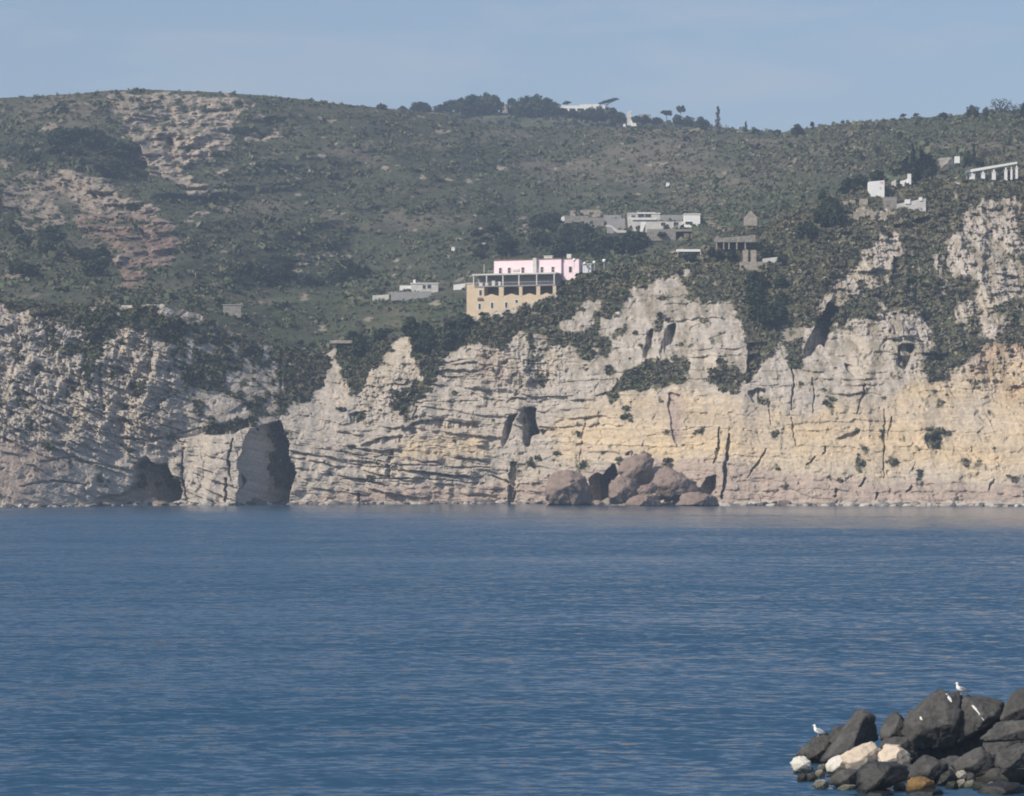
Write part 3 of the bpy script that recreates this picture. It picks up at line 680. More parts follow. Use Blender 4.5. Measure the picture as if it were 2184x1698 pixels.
# ------------------------------------------------------------------ low scrub: leaf clumps spread over the slopes
def clumps(C, Rr, K, cols, seed, flat=0.75, qs=0.42):
    """C (n,3) centres on the ground, R (n) radii, K leaf sprays each"""
    g = np.random.default_rng(seed); n = len(C)
    d = g.normal(size=(n, K, 3)); d /= np.linalg.norm(d, axis=2)[..., None]
    rad = g.uniform(0.35, 1.0, (n, K, 1)) ** 0.6
    d[..., 2] = np.abs(d[..., 2]) * 1.0
    ctr = C[:, None, :] + d * rad * Rr[:, None, None] * np.array((1, 1, flat * 1.25))
    a = g.normal(size=(n, K, 3)) + d * 0.9; a /= np.linalg.norm(a, axis=2)[..., None]
    b = np.cross(a, g.normal(size=(n, K, 3))); b /= np.linalg.norm(b, axis=2)[..., None]
    c = np.cross(a, b)
    s = Rr[:, None, None] * g.uniform(0.6, 1.25, (n, K, 1)) * qs
    V = np.stack([ctr - b * s - c * s * 0.7, ctr + b * s - c * s * 0.6, ctr + b * s * 0.8 + c * s * 0.8, ctr - b * s * 0.9 + c * s * 0.6], 2).reshape(-1, 3)
    q = np.arange(n * K * 4).reshape(-1, 4)
    cc = np.repeat((cols[:, None, :] * g.uniform(0.7, 1.35, (n, K, 1))).reshape(-1, 3), 4, axis=0)
    return V, q, cc
leafm = mat_attr('scrub_leaves', 1.2, 0, var=0.2, rough=0.7)
PAL = np.array([(0.045, 0.055, 0.028), (0.060, 0.066, 0.034), (0.075, 0.073, 0.042), (0.088, 0.078, 0.052), (0.062, 0.058, 0.042), (0.11, 0.10, 0.065)])
def scatter(S, n, wt, rfun, K, name, label_kind='stuff', seed=1, palw=None, bright=None):
    g = np.random.default_rng(seed)
    inn = (S.pu > -400) & (S.pu < 2600)
    Wt = wt * inn[None, :]
    Wf = Wt.ravel(); cs = np.cumsum(Wf); idx = np.searchsorted(cs, g.uniform(0, cs[-1], n))
    P = S.V[:S.nr].reshape(-1, 3)[idx] if len(Wf) == S.nr * len(S.pu) else S.V.reshape(-1, 3)[idx]
    R = rfun(g, idx, P)
    low = fbm(P[:, 0] * 0.03, P[:, 2] * 0.05, o=3)
    pi = np.clip((1.8 + 1.6 * low + g.normal(size=n) * 1.0 + (palw.ravel()[idx] if palw is not None else 0)), 0, 5).astype(int)
    cols = PAL[pi] * g.uniform(0.75, 1.3, (n, 1))
    if bright is not None: cols = cols * (1 + bright.ravel()[idx])[:, None]
    V, q, cc = clumps(P + np.array((0, 0, 0.0)) - 0.1 * R[:, None] * np.array((0, 0, 1)), R, K, cols, seed)
    me = mesh_np(name, V, q, False); set_col(me, 'col', cc)
    o = link(name, me, leafm); tag(o, kind='stuff'); return o
fv = front.veg[:front.nr] ** 1.5
scatter(front, 11500, fv, lambda g, i, P: g.uniform(0.4, 1.15, len(P)) * (0.7 + 0.6 * (g.random(len(P)) > 0.7)), 26, 'cliff_scrub', seed=11, palw=1.3 * smooth(1150, 1500, np.broadcast_to(front.pu, fv.shape)) + 0.5, bright=0.45 * smooth(1050, 1400, np.broadcast_to(front.pu, fv.shape)) + 0.1)
hv = hill.veg * (0.75 + 0.25 * hill.dk)
scatter(hill, 42000, hv, lambda g, i, P: np.clip(0.62 * np.exp(g.normal(size=len(P)) * 0.55), 0.28, 3.0), 13, 'hill_scrub', seed=12, palw=0.9 * hill.br - 1.6 * hill.dk, bright=0.5 + 0 * hv)
scatter(farh, 1500, farh.veg, lambda g, i, P: g.uniform(1.2, 2.8, len(P)), 14, 'far_scrub', seed=13)
# ------------------------------------------------------------------ trees: trunk and a crown of leaf sprays
barkm = mat_plain('bark', (0.09, 0.07, 0.055), 0.9, 0.3, 3)
def tube(pts, rad, seg=7):
    V, Q = [], []
    P = [Vector(p) for p in pts]; n = len(P)
    for i in range(n):
        d = (P[min(i + 1, n - 1)] - P[max(i - 1, 0)]).normalized()
        a = d.cross(Vector((0.31, 0.95, 0.11))).normalized(); b = d.cross(a)
        for k in range(seg):
            t = 2 * math.pi * k / seg
            V.append(P[i] + (a * math.cos(t) + b * math.sin(t)) * rad[i])
    for i in range(n - 1):
        for k in range(seg):
            Q.append((i * seg + k, i * seg + (k + 1) % seg, (i + 1) * seg + (k + 1) % seg, (i + 1) * seg + k))
    return V, Q
def join(parts):
    V, Q = [], []
    for v, q in parts:
        o = len(V); V += list(v); Q += [tuple(i + o for i in f) for f in q]
    return V, Q
def crown_np(lobes, per, qs, colr, seed):
    """lobes: (x,y,z,rx,ry,rz)"""
    g = np.random.default_rng(seed); VV, CC = [], []
    for (x, y, z, rx, ry, rz) in lobes:
        d = g.normal(size=(per, 3)); d /= np.linalg.norm(d, axis=1)[:, None]
        r = g.uniform(0.25, 1, (per, 1)) ** 0.45
        c = np.array((x, y, z)) + d * r * np.array((rx, ry, rz))
        a = g.normal(size=(per, 3)) + 1.1 * d; a /= np.linalg.norm(a, axis=1)[:, None]
        b = np.cross(a, g.normal(size=(per, 3))); b /= np.linalg.norm(b, axis=1)[:, None]; e = np.cross(a, b)
        s = g.uniform(0.6, 1.3, (per, 1)) * qs
        VV.append(np.stack([c - b * s - e * s * .6, c + b * s - e * s * .5, c + b * s * .7 + e * s * .8, c - b * s * .8 + e * s * .5], 1).reshape(-1, 3))
        CC.append(np.repeat(np.array(colr) * g.uniform(0.7, 1.35, (per, 1)) * g.uniform(0.85, 1.15), 4, 0))
    V = np.concatenate(VV); return V, np.arange(len(V)).reshape(-1, 4), np.concatenate(CC)
def lobes_dome(n, R, H, z0, seed, k=0.38):
    g = random.Random(seed); L = []
    for i in range(n):
        a = g.uniform(0, 6.283); r = R * math.sqrt(g.random()) * 0.72
        h = math.sqrt(max(0, 1 - (r / R) ** 2)) * H
        L.append((r * math.cos(a), r * math.sin(a), z0 + g.uniform(0.15, 0.85) * h, R * k * g.uniform(.7, 1.2), R * k * g.uniform(.7, 1.2), H * k * g.uniform(.6, 1.0)))
    return L
PROTO = {}
def make_proto(kind):
    """unit trees: height 1"""
    if kind == 'pine':      # umbrella pine
        lob = lobes_dome(11, 0.42, 0.34, 0.58, 5, 0.40); colr = (0.030, 0.040, 0.022); per = 60; qs = 0.05
        tr = [tube([(0, 0, -0.1), (0.02, 0, 0.3), (-0.01, 0, 0.62)], [0.035, 0.028, 0.02])] + [tube([(0, 0, 0.5), (0.25 * math.cos(a), 0.25 * math.sin(a), 0.72)], [0.018, 0.008], 5) for a in (0.3, 1.7, 3.1, 4.6)]
    elif kind == 'dome':    # broad evergreen
        lob = lobes_dome(14, 0.55, 0.75, 0.15, 8, 0.36); colr = (0.030, 0.042, 0.022); per = 60; qs = 0.06
        tr = [tube([(0, 0, -0.1), (0, 0, 0.25), (0.03, 0, 0.55)], [0.06, 0.05, 0.02])] + [tube([(0, 0, 0.3), (0.3 * math.cos(a), 0.3 * math.sin(a), 0.55)], [0.025, 0.01], 5) for a in (0.1, 2.2, 4.1)]
    elif kind == 'tall':    # cypress-like column
        lob = [(0.02 * math.sin(i * 2.1), 0.02 * math.cos(i * 1.3), 0.12 + 0.8 * i / 9, 0.13 * (1 - 0.75 * (i / 9) ** 1.5), 0.13 * (1 - 0.75 * (i / 9) ** 1.5), 0.09) for i in range(10)]
        colr = (0.022, 0.032, 0.022); per = 45; qs = 0.03
        tr = [tube([(0, 0, -0.1), (0, 0, 0.4), (0, 0, 0.9)], [0.03, 0.02, 0.005])]
    elif kind == 'grey':
        lob = [(0.03 * math.sin(i * 2.1), 0.03 * math.cos(i * 1.3), 0.10 + 0.82 * i / 9, 0.15 * (1 - 0.62 * (i / 9)), 0.15 * (1 - 0.62 * (i / 9)), 0.09) for i in range(10)]
        colr = (0.085, 0.075, 0.072); per = 36; qs = 0.028
        tr = [tube([(0, 0, -0.1), (0, 0, 0.4), (0, 0, 0.9)], [0.03, 0.02, 0.005])]
    elif kind == 'conifer':
        lob = [(0.05 * math.sin(i * 2.1), 0.05 * math.cos(i * 1.3), 0.15 + 0.75 * i / 9, 0.30 * (1 - 0.85 * (i / 9)), 0.30 * (1 - 0.85 * (i / 9)), 0.10) for i in range(10)]
        colr = (0.020, 0.030, 0.024); per = 60; qs = 0.04
        tr = [tube([(0, 0, -0.1), (0, 0, 0.4), (0, 0, 0.95)], [0.04, 0.03, 0.005])]
    elif kind == 'bare':
        lob = [(0.15 * math.sin(i * 2.4), 0.15 * math.cos(i * 2.4), 0.5 + 0.4 * i / 9, 0.13, 0.13, 0.12) for i in range(10)]
        colr = (0.075, 0.062, 0.06); per = 26; qs = 0.022
        tr = [tube([(0, 0, -0.1), (0, 0, 0.4), (0.03, 0, 0.85)], [0.035, 0.028, 0.008])] + [tube([(0, 0, 0.35), (0.14 * math.cos(a), 0.14 * math.sin(a), 0.6), (0.3 * math.cos(a), 0.3 * math.sin(a), 0.9)], [0.02, 0.012, 0.004], 5) for a in (0.1, 1.2, 2.4, 3.3, 4.4, 5.4)]
    elif kind == 'lean':    # wind-blown flat crown leaning to the right
        lob = [(0.05 + 0.085 * i, 0.06 * math.sin(i * 2), 0.62 + 0.034 * i + 0.03 * math.sin(i * 3), 0.15, 0.16, 0.13 - 0.012 * abs(i - 2)) for i in range(-3, 7)]
        colr = (0.030, 0.040, 0.024); per = 45; qs = 0.045
        tr = [tube([(0, 0, -0.1), (0.03, 0, 0.25), (0.2, 0, 0.62)], [0.04, 0.03, 0.015])] + [tube([(0.08, 0, 0.36), (0.5, 0, 0.75)], [0.02, 0.008], 5), tube([(0.08, 0, 0.36), (-0.1, 0, 0.55)], [0.02, 0.008], 5)]
    V, Q, C = crown_np(lob, per, qs, colr, hash(kind) % 1000 if False else len(kind) * 7)
    cm_ = mesh_np('crown', V, Q, False); set_col(cm_, 'col', C)
    cm_.materials.append(leafm)
    tv, tq = join(tr); tm = mesh_np('trunk', [tuple(p) for p in tv], tq); tm.materials.append(barkm)
    PROTO[kind] = (cm_, tm)
def tree(kind, loc, h, wd, label, group, name=None, rz=None):
    """h height, wd crown width factor"""
    if kind not in PROTO: make_proto(kind)
    cm_, tm = PROTO[kind]
    nm = name or {'pine': 'pine_tree', 'dome': 'evergreen_tree', 'tall': 'cypress_tree', 'conifer': 'conifer_tree', 'bare': 'bare_tree', 'grey': 'poplar_tree', 'lean': 'pine_tree'}[kind]
    r = empty(nm, loc, (random.uniform(0, 6.28) if kind != 'lean' else 0) if rz is None else rz)
    r.scale = (h * wd, h * wd, h)
    tag(r, label, 'tree', group)
    for n_, m_ in (('crown', cm_), ('trunk', tm)):
        o = bpy.data.objects.new(n_, m_); col.objects.link(o); o.parent = r
    return r
def tree_px(S, kind, f, cx, y_top, y_bot, width, label, group, Y=None, dy=0.0, rz=None):
    """a tree whose foot stands on sheet S where the survey sketch has its foot"""
    bx, by = one(f, cx, y_bot); _, ty_ = one(f, cx, y_top)
    x0, _ = one(f, cx - width / 2, 0); x1, _ = one(f, cx + width / 2, 0)
    if Y is None: p = ground(S, bx, by); p.y += dy
    else: p = wp(bx, by, Y)
    m = mpp(p.y); h = (by - ty_) * m * (1.12 if kind == 'dome' else 1.0); wdm = (x1 - x0) * m
    base_w = {'pine': 0.95, 'dome': 1.15, 'tall': 0.26, 'conifer': 0.6, 'bare': 0.6, 'grey': 0.3, 'lean': 1.05}[kind]
    p.z -= 0.02 * h
    return tree(kind, p, h, wdm / h / base_w, label, group, rz=rz)

# far ridge woods
YF = 1790
G = 'evergreens on the far ridge'
for cx, yt, yb, wd, k, lb in [
    (50, 150, 195, 70, 'dome', 'small dark tree at the left start of the far ridge row'),
    (165, 122, 192, 150, 'dome', 'low rounded dark evergreen standing left of the large ridge wood'),
    (285, 140, 192, 90, 'dome', 'small dark evergreen at the left foot of the large ridge wood'),
    (350, 110, 195, 110, 'dome', 'dark evergreen on the left slope of the large ridge wood'),
    (420, 95, 200, 130, 'dome', 'dark evergreen left of the crown of the large ridge wood'),
    (500, 72, 205, 150, 'dome', 'dark tree forming the left half of the highest ridge clump'),
    (570, 58, 205, 150, 'dome', 'tallest dark tree of the far ridge woods'),
    (640, 78, 205, 140, 'dome', 'dark tree sloping off right of the tallest ridge tree'),
    (735, 98, 150, 60, 'dome', 'tiny dark tree between the two big ridge clumps'),
    (770, 120, 215, 130, 'dome', 'dark tree at the left edge of the second ridge clump'),
    (840, 80, 215, 140, 'dome', 'dark tree left of the peak of the second ridge clump'),
    (900, 70, 220, 150, 'dome', 'highest dark tree of the second ridge clump'),
    (970, 92, 220, 130, 'dome', 'dark tree right of the peak of the second ridge clump'),
    (1010, 120, 215, 80, 'dome', 'dark tree at the right end of the second ridge clump'),
    (860, 130, 230, 240, 'dome', 'broad low dark tree in front of the second ridge clump'),
    (540, 130, 215, 260, 'dome', 'broad low dark tree in front of the highest ridge clump')]:
    tree_px(farh, k, RF, cx, yt - 6, yb, wd * 1.12, lb, G, Y=YF + random.uniform(-12, 12))
for i, (cx, yt, yb, wd) in enumerate([(1060, 160, 210, 90), (1130, 168, 225, 90), (1230, 165, 230, 100), (1180, 185, 240, 110), (1300, 160, 235, 100), (1370, 155, 250, 120), (1420, 185, 260, 90), (1280, 195, 255, 120)]):
    tree_px(farh, 'dome', RF, cx, yt - 4, yb, wd * 1.15, 'dark evergreen in the low row below the long white ridge villa', 'evergreens below the ridge villa', Y=1740 + random.uniform(-12, 12))
tree_px(farh, 'pine', RF, 1085, 112, 165, 62, 'small round pine rising behind the left end of the ridge villa', None, Y=1810)
tree_px(farh, 'lean', RF, 1330, 88, 172, 130, 'wind-swept flat umbrella pine leaning right of the ridge villa', None, Y=1800)
tree_px(farh, 'pine', RF, 1720, 165, 250, 80, 'lone umbrella pine with dense crown right of the ridge tower', None, Y=1760)
tree_px(farh, 'pine', RF, 1808, 132, 250, 66, 'taller lone umbrella pine with open crown on the far ridge', None, Y=1765)
for i, (cx, yt, yb, wd) in enumerate([(1530, 205, 262, 70), (1590, 200, 265, 80), (1660, 215, 268, 80), (1780, 195, 275, 90), (1850, 205, 285, 90), (1930, 208, 310, 110), (1965, 230, 315, 70)]):
    tree_px(farh, 'dome', RF, cx, yt, yb, wd * 1.1, 'dark bushy tree in the hedge right of the ridge tower', 'trees right of the ridge tower', Y=1700 + random.uniform(-20, 20))
# right ridge skyline
tree_px(hill, 'grey', R3, 238, 236, 420, 44, 'slender grey leafless poplar rising high above the right ridge', None)
tree_px(hill, 'tall', R3, 415, 330, 400, 24, 'thin small cypress on the bare stretch of skyline', None)
for cx, yt, yb, wd, k, lb in [
    (480, 376, 420, 60, 'dome', 'low round bush on the skyline right of the slender grey poplar'), (615, 380, 425, 60, 'dome', 'small dark round bush beside the dip in the skyline'),
    (725, 358, 450, 110, 'dome', 'wide dark tree at the left foot of the right ridge'), (835, 325, 362, 34, 'dome', 'tiny tree on the grassy right skyline'),
    (1405, 285, 335, 46, 'pine', 'left of two small lollipop pines on the right skyline'), (1485, 285, 335, 46, 'pine', 'right of two small lollipop pines on the right skyline'),
    (1650, 290, 345, 70, 'dome', 'low dark tree between the lollipop pines and the skyline grove'), (1830, 238, 330, 110, 'dome', 'large dark tree on the right skyline grove'),
    (1920, 252, 330, 60, 'dome', 'small dark tree beside the bare tree on the skyline'), (2010, 200, 350, 150, 'bare', 'leafless grey spreading tree on the right skyline'),
    (2090, 235, 340, 120, 'bare', 'low leafless thicket tree right of the bare skyline tree'), (2170, 225, 330, 110, 'dome', 'dark tree at the far right end of the skyline'),
    (2170, 205, 330, 60, 'pine', 'pale olive pine at the far right end of the skyline')]:
    tree_px(hill, k, R3, cx, yt, yb, wd, lb, None)
# trees round the upper right terraces
G = 'dark trees of the upper right terraces'
for cx, yt, yb, wd, k, lb, Y in [
    (845, 60, 440, 120, 'conifer', 'tall pointed dark conifer behind the white terrace wall', 965), (960, 140, 450, 260, 'conifer', 'broad dark conifer right of the tall pointed one', 968),
    (1060, 200, 470, 220, 'conifer', 'dark conifer beside the square grey rock block', 962), (760, 230, 440, 170, 'conifer', 'lower dark conifer left of the tall pointed one', 972),
    (900, 330, 600, 300, 'dome', 'wide dark bush below the pointed conifers', 950), (1040, 330, 610, 200, 'dome', 'dark bush below the square grey rock block', 948),
    (415, 375, 540, 210, 'dome', 'dark rounded tree right behind the white cube house', 962), (200, 430, 600, 230, 'dome', 'dark tree left of the white cube house', 958), (80, 470, 700, 260, 'dome', 'dark tree far left of the white cube house', 955),
    (650, 360, 460, 130, 'dome', 'small dark tree between cube house and conifers', 968), (1580, 70, 330, 60, 'tall', 'slim dark cypress behind the white pergola', 985), (1500, 160, 360, 130, 'dome', 'dark bush left of the slim cypress behind the pergola', 978),
    (1680, 110, 330, 170, 'bare', 'spiky leafless tree right of the slim cypress', 990), (1640, 230, 360, 150, 'dome', 'dark bush under the spiky leafless tree', 983)]:
    tree_px(front, k, RN, cx, yt, yb, wd, lb, G, Y=Y)
for i, (cx, yt, yb, wd) in enumerate([(905, 758, 830, 80), (940, 800, 960, 120), (985, 830, 1010, 120), (880, 860, 1010, 130), (800, 960, 1090, 150)]):
    tree_px(front, 'dome', R3, cx, yt, yb, wd, 'dark green tree on the steep slope below the rubble terrace', 'trees on the slope below the rubble terrace')
# woods on the slopes
for cx, yt, yb, wd in [(250, 1145, 1215, 90), (330, 1150, 1225, 90), (200, 1120, 1200, 70), (560, 1120, 1215, 120), (60, 1165, 1230, 100), (640, 1180, 1240, 90)]:
    tree_px(front, 'dome', R3, cx, yt, yb, wd, 'small olive bush in front of the flat roofed shelter', 'bushes round the flat roofed shelter')
def wood(S, n, poly, h0, h1, label, group, seed, kinds=('dome', 'dome', 'pine'), wmul=1.0):
    g = random.Random(seed); m = raster(poly); ys, xs = np.nonzero(m)
    for i in range(n):
        j = g.randrange(len(xs)); px, py = GX0 + (xs[j] + g.random()) / GK, GY0 + (ys[j] + g.random()) / GK
        p = ground(S, px, py); h = g.uniform(h0, h1); p.z -= 0.05 * h
        tree(g.choice(kinds), p, h, g.uniform(0.85, 1.3) * wmul, label, group, rz=g.uniform(0, 6.28))
wood(hill, 22, [(490, 588), (780, 580), (780, 606), (500, 612)], 4, 7.5, 'dark tree in the long low row left of the hotel', 'tree row left of the hotel', 21)
wood(hill, 34, [(1020, 480), (1080, 455), (1180, 470), (1240, 520), (1370, 522), (1360, 552), (1000, 556)], 5, 9, 'dark tree in the wood behind the pink upper storey', 'wood behind the hotel', 22)
wood(hill, 24, R1([(330, 470), (760, 470), (880, 560), (930, 680), (850, 740), (700, 730), (560, 640), (200, 620)]), 5, 10, 'dark tree in the hollow beside the pale upper outcrop', 'trees in the hollow of the left hill', 23)
wood(front, 14, R5([(410, 330), (800, 330), (800, 420), (680, 480), (600, 560), (450, 500)]), 4, 7, 'dark tree in the gully below the hotel', 'trees in the gully below the hotel', 24)
wood(front, 12, R6([(440, 60), (640, 60), (680, 200), (620, 330), (540, 420), (480, 300)]), 4, 7, 'dark tree in the steep ravine of the right cliff', 'trees in the ravine of the right cliff', 25)
wood(hill, 16, R1([(50, 1120), (450, 1100), (700, 1200), (700, 1380), (300, 1420), (100, 1380)]), 4, 8, 'dark green tree on the lower left slope', 'trees on the lower left slope', 26)
wood(front, 10, R5([(0, 330), (300, 200), (350, 320), (150, 560), (20, 560)]), 3, 6, 'green tree in the notch left of the gully', 'trees in the notch of the cliff', 27)
wood(hill, 14, R2([(1280, 1080), (1900, 1060), (2100, 1120), (1900, 1180), (1450, 1190)]), 4, 7, 'dark tree below the hillside hamlet', 'trees below the hamlet', 28)

# ------------------------------------------------------------------ buildings
white = mat_plain('white_render', (0.78, 0.77, 0.74), 0.8, 0.05, 0.6); offw = mat_plain('weathered_white', (0.55, 0.53, 0.49), 0.85, 0.15, 0.6)
creamw = mat_plain('cream_render', (0.55, 0.44, 0.31), 0.85, 0.07, 0.5); pinkw = mat_plain('pink_render', (0.83, 0.67, 0.695), 0.85, 0.06, 0.5)
stonew = mat_plain('rubble_stone', (0.25, 0.225, 0.20), 0.95, 0.4, 1.2, bump=0.6); beige = mat_plain('beige_stone', (0.33, 0.285, 0.235), 0.9, 0.35, 1.0, bump=0.4)
greyc = mat_plain('grey_concrete', (0.30, 0.29, 0.28), 0.9, 0.12, 0.8); glass = mat_plain('dark_glass', (0.03, 0.035, 0.04), 0.25, 0.1, 1, spec=0.5)
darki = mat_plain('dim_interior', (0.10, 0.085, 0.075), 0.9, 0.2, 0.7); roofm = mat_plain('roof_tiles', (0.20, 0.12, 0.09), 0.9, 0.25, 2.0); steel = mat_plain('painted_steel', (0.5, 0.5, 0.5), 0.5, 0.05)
class MB:
    def __init__(s): s.b = bmesh.new()
    def box(s, x0, x1, y0, y1, z0, z1, bev=0.0):
        r = bmesh.ops.create_cube(s.b, size=1)
        for v in r['verts']:
            v.co = Vector(((x0 + x1) / 2 + v.co.x * (x1 - x0), (y0 + y1) / 2 + v.co.y * (y1 - y0), (z0 + z1) / 2 + v.co.z * (z1 - z0)))
        return s
    def prism(s, pts, y0, y1):
        """outline in x,z pushed through y"""
        a = [s.b.verts.new((x, y0, z)) for x, z in pts]; c = [s.b.verts.new((x, y1, z)) for x, z in pts]
        n = len(pts); s.b.faces.new(a); s.b.faces.new(c[::-1])
        for i in range(n): s.b.faces.new((a[i], c[i], c[(i + 1) % n], a[(i + 1) % n]))
        return s
    def arch(s, x0, x1, z0, z1, y0, y1, n=8):
        w = (x1 - x0) / 2; zc = z1 - w * 0.6
        pts = [(x0, z0), (x1, z0)] + [((x0 + x1) / 2 + w * math.cos(math.pi * i / n), zc + w * 0.6 * math.sin(math.pi * i / n)) for i in range(n + 1)]
        return s.prism(pts, y0, y1)
    def build(s, name, m, parent=None):
        bmesh.ops.recalc_face_normals(s.b, faces=s.b.faces)
        me = bpy.data.meshes.new(name); s.b.to_mesh(me); s.b.free()
        return link(name, me, m, parent)
def window(par, x, z, w, h, y, arch=False, fr=None):
    f = MB().box(x - w / 2 - .14, x - w / 2, y - .09, y + .1, z - .12, z + h + .14).box(x + w / 2, x + w / 2 + .14, y - .09, y + .1, z - .12, z + h + .14)\
        .box(x - w / 2, x + w / 2, y - .085, y + .1, z + h, z + h + .13).box(x - w / 2, x + w / 2, y - .12, y + .1, z - .12, z).build('window', fr or offw, par)
    p = MB()
    if arch: p.arch(x - w / 2, x + w / 2, z, z + h, y - .035, y + .05)
    else: p.box(x - w / 2, x + w / 2, y - .035, y + .05, z, z + h)
    p.build('pane', glass, f)
    return f

# the hotel: cream lower storeys, open terrace storey, pink upper storey
YH = 890.0
hx, hy = one(R8, 970, 610); H0 = wp(hx, hy, YH); k8 = mpp(YH) * .252
ROT = math.radians(-20); cs = 1 / math.cos(ROT)
hotel = empty('hotel', H0, ROT); tag(hotel, 'pink and cream hotel with open arcaded terraces on the cliff edge', 'hotel')
hX = lambda zx: (zx - 970) * k8 * cs
hZ = lambda zy: (610 - zy) * k8
z1, z2, z3, z4 = hZ(478), hZ(383), hZ(284), hZ(165)
XR = hX(1640)
MB().box(0, XR, 0, 9, -3, z1).build('lower_storey', creamw, hotel)
lw = MB().box(hX(885), -0.01, 0.6, 8, -3.0, hZ(362)).build('side_wing', creamw, hotel)
MB().box(hX(878), 0.02, 0.4, 8.2, hZ(362), hZ(354)).build('coping', offw, lw)
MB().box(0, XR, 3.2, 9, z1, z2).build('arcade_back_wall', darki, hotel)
MB().box(-0.03, XR + .03, -0.25, 9.02, z2 - .28, z2 + .02).build('terrace_slab', greyc, hotel)
MB().box(hX(970), hX(1040), 0.0, 3.2, z1, z2 - .28).build('end_bay', creamw, hotel)
for a, b in [(1165, 1205), (1335, 1362), (1480, 1512), (1618, 1645)]:
    MB().box(hX(a), hX(b), -0.05, 0.55, z1 - .02, z2 - .28).build('pier', creamw, hotel)
for a, b in [(1040, 1165), (1205, 1335), (1362, 1480), (1512, 1618)]:
    x0, x1 = hX(a), hX(b); n = 14
    pts = [(x0, z1 - .01), (x1, z1 - .01)] + [(x1 + (x0 - x1) * i / n, z1 + 0.35 + 0.55 * math.sin(math.pi * i / n) ** 3) for i in range(n + 1)]
    MB().prism(pts, 0.05, 0.3).build('parapet', creamw, hotel)
    zt = z2 - .28; pts = [(x0, zt - .35), (x0, zt)] + [(x1, zt), (x1, zt - .35)] + [(x1 + (x0 - x1) * i / n, zt - .35 + 0.28 * math.sin(math.pi * i / n)) for i in range(1, n)]
    MB().prism(pts, 0.08, 0.35).build('arch', creamw, hotel)
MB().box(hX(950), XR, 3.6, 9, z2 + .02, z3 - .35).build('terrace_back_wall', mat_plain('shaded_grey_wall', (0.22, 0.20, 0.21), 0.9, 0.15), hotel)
MB().box(hX(942), XR + .25, -0.35, 9.3, z3 - .35, z3 + .12).build('terrace_roof', offw, hotel)
for a in (952, 1062, 1200, 1335, 1484, 1630):
    MB().box(hX(a) - .16, hX(a) + .16, -0.2, 0.12, z2 + .02, z3 - .35).build('post', offw, hotel)
rl = MB().box(hX(960), XR, -0.16, -0.10, z2 + .95, z2 + 1.02)
for i in range(60): rl.box(hX(960) + (XR - hX(960)) * i / 60, hX(960) + (XR - hX(960)) * i / 60 + .03, -0.15, -0.11, z2 + .02, z2 + .95)
rl.build('railing', offw, hotel)
for a, c, d in [(985, 30, 1.0), (1040, 24, .9), (1095, 26, 1.6), (1150, 20, 1.3)]:
    MB().box(hX(a), hX(a + c), 1.0, 1.7, z2 + .02, z2 + d).build('terrace_furniture', offw, hotel)
# pink storey, three blocks stepping back
pk1 = MB().box(hX(1085), hX(1432), 4.0, 9.3, z3 + .12, z4).build('pink_storey', pinkw, hotel)
MB().box(hX(1080), hX(1438), 3.85, 9.5, z4, z4 + .32).build('parapet', roofm, pk1)
pk2 = MB().box(hX(1432) + .02, hX(1645), 4.7, 9.3, z3 + .12, z4 + .1).build('pink_storey', pinkw, hotel)
MB().box(hX(1440), hX(1650), 4.55, 9.5, z4 + .1, z4 + .4).build('parapet', roofm, pk2)
MB().box(hX(1416), hX(1446), 3.7, 4.0, z3 + .12, z4 + .55).build('pilaster', offw, pk2)
pk3 = MB().box(hX(1645) + .02, hX(1785), 5.6, 9.3, z3 - 2, z4 + .05).build('pink_storey', pinkw, hotel)
MB().box(hX(1650), hX(1792), 5.45, 9.5, z4 + .05, z4 + .3).build('parapet', roofm, pk3)
for zx, y, p in [(1140, 4.0, pk1), (1215, 4.0, pk1), (1330, 4.0, pk1), (1485, 4.7, pk2), (1577, 4.7, pk2), (1715, 5.6, pk3)]:
    window(p, hX(zx), z3 + .35, 0.95, 1.75, y, True, pinkw)
MB().box(hX(1245), hX(1300), 3.7, 3.97, z3 + 1.0, z3 + 1.7).build('shutter_box', offw, pk1)
MB().box(hX(1490), hX(1560), 6, 7.2, z4 + .4, hZ(132)).box(hX(1485), hX(1565), 5.9, 7.3, hZ(132), hZ(127)).build('chimney', offw, hotel)
MB().box(hX(1675), hX(1712), 6.5, 7.4, z4 + .3, hZ(118)).build('chimney', offw, hotel)
pr = MB().box(hX(1075), XR, -0.3, -0.24, z3 + .95, z3 + 1.03)
for i in range(50): pr.box(hX(1075) + (XR - hX(1075)) * i / 50, hX(1075) + (XR - hX(1075)) * i / 50 + .035, -0.29, -0.25, z3 + .12, z3 + .95)
pr.build('railing', offw, hotel)
for zx, zy in [(1002, 552), (1108, 545), (1228, 545), (1315, 505)]:
    window(hotel, hX(zx), hZ(zy + 28), 0.85, 1.75 if zy > 510 else 1.0, 0.0, False, white)
window(hotel, hX(1010), z1 + .5, 0.9, 1.7, 0.0, False, white)
aw = MB().prism([(hX(985), hZ(500)), (hX(1035), hZ(500)), (hX(1028), hZ(482)), (hX(990), hZ(482))], -0.5, -0.02).build('awning', roofm, hotel)
MB().box(hX(1018), hX(1022), 2.0, 2.1, hZ(270), hZ(195)).build('flagpole', steel, hotel)

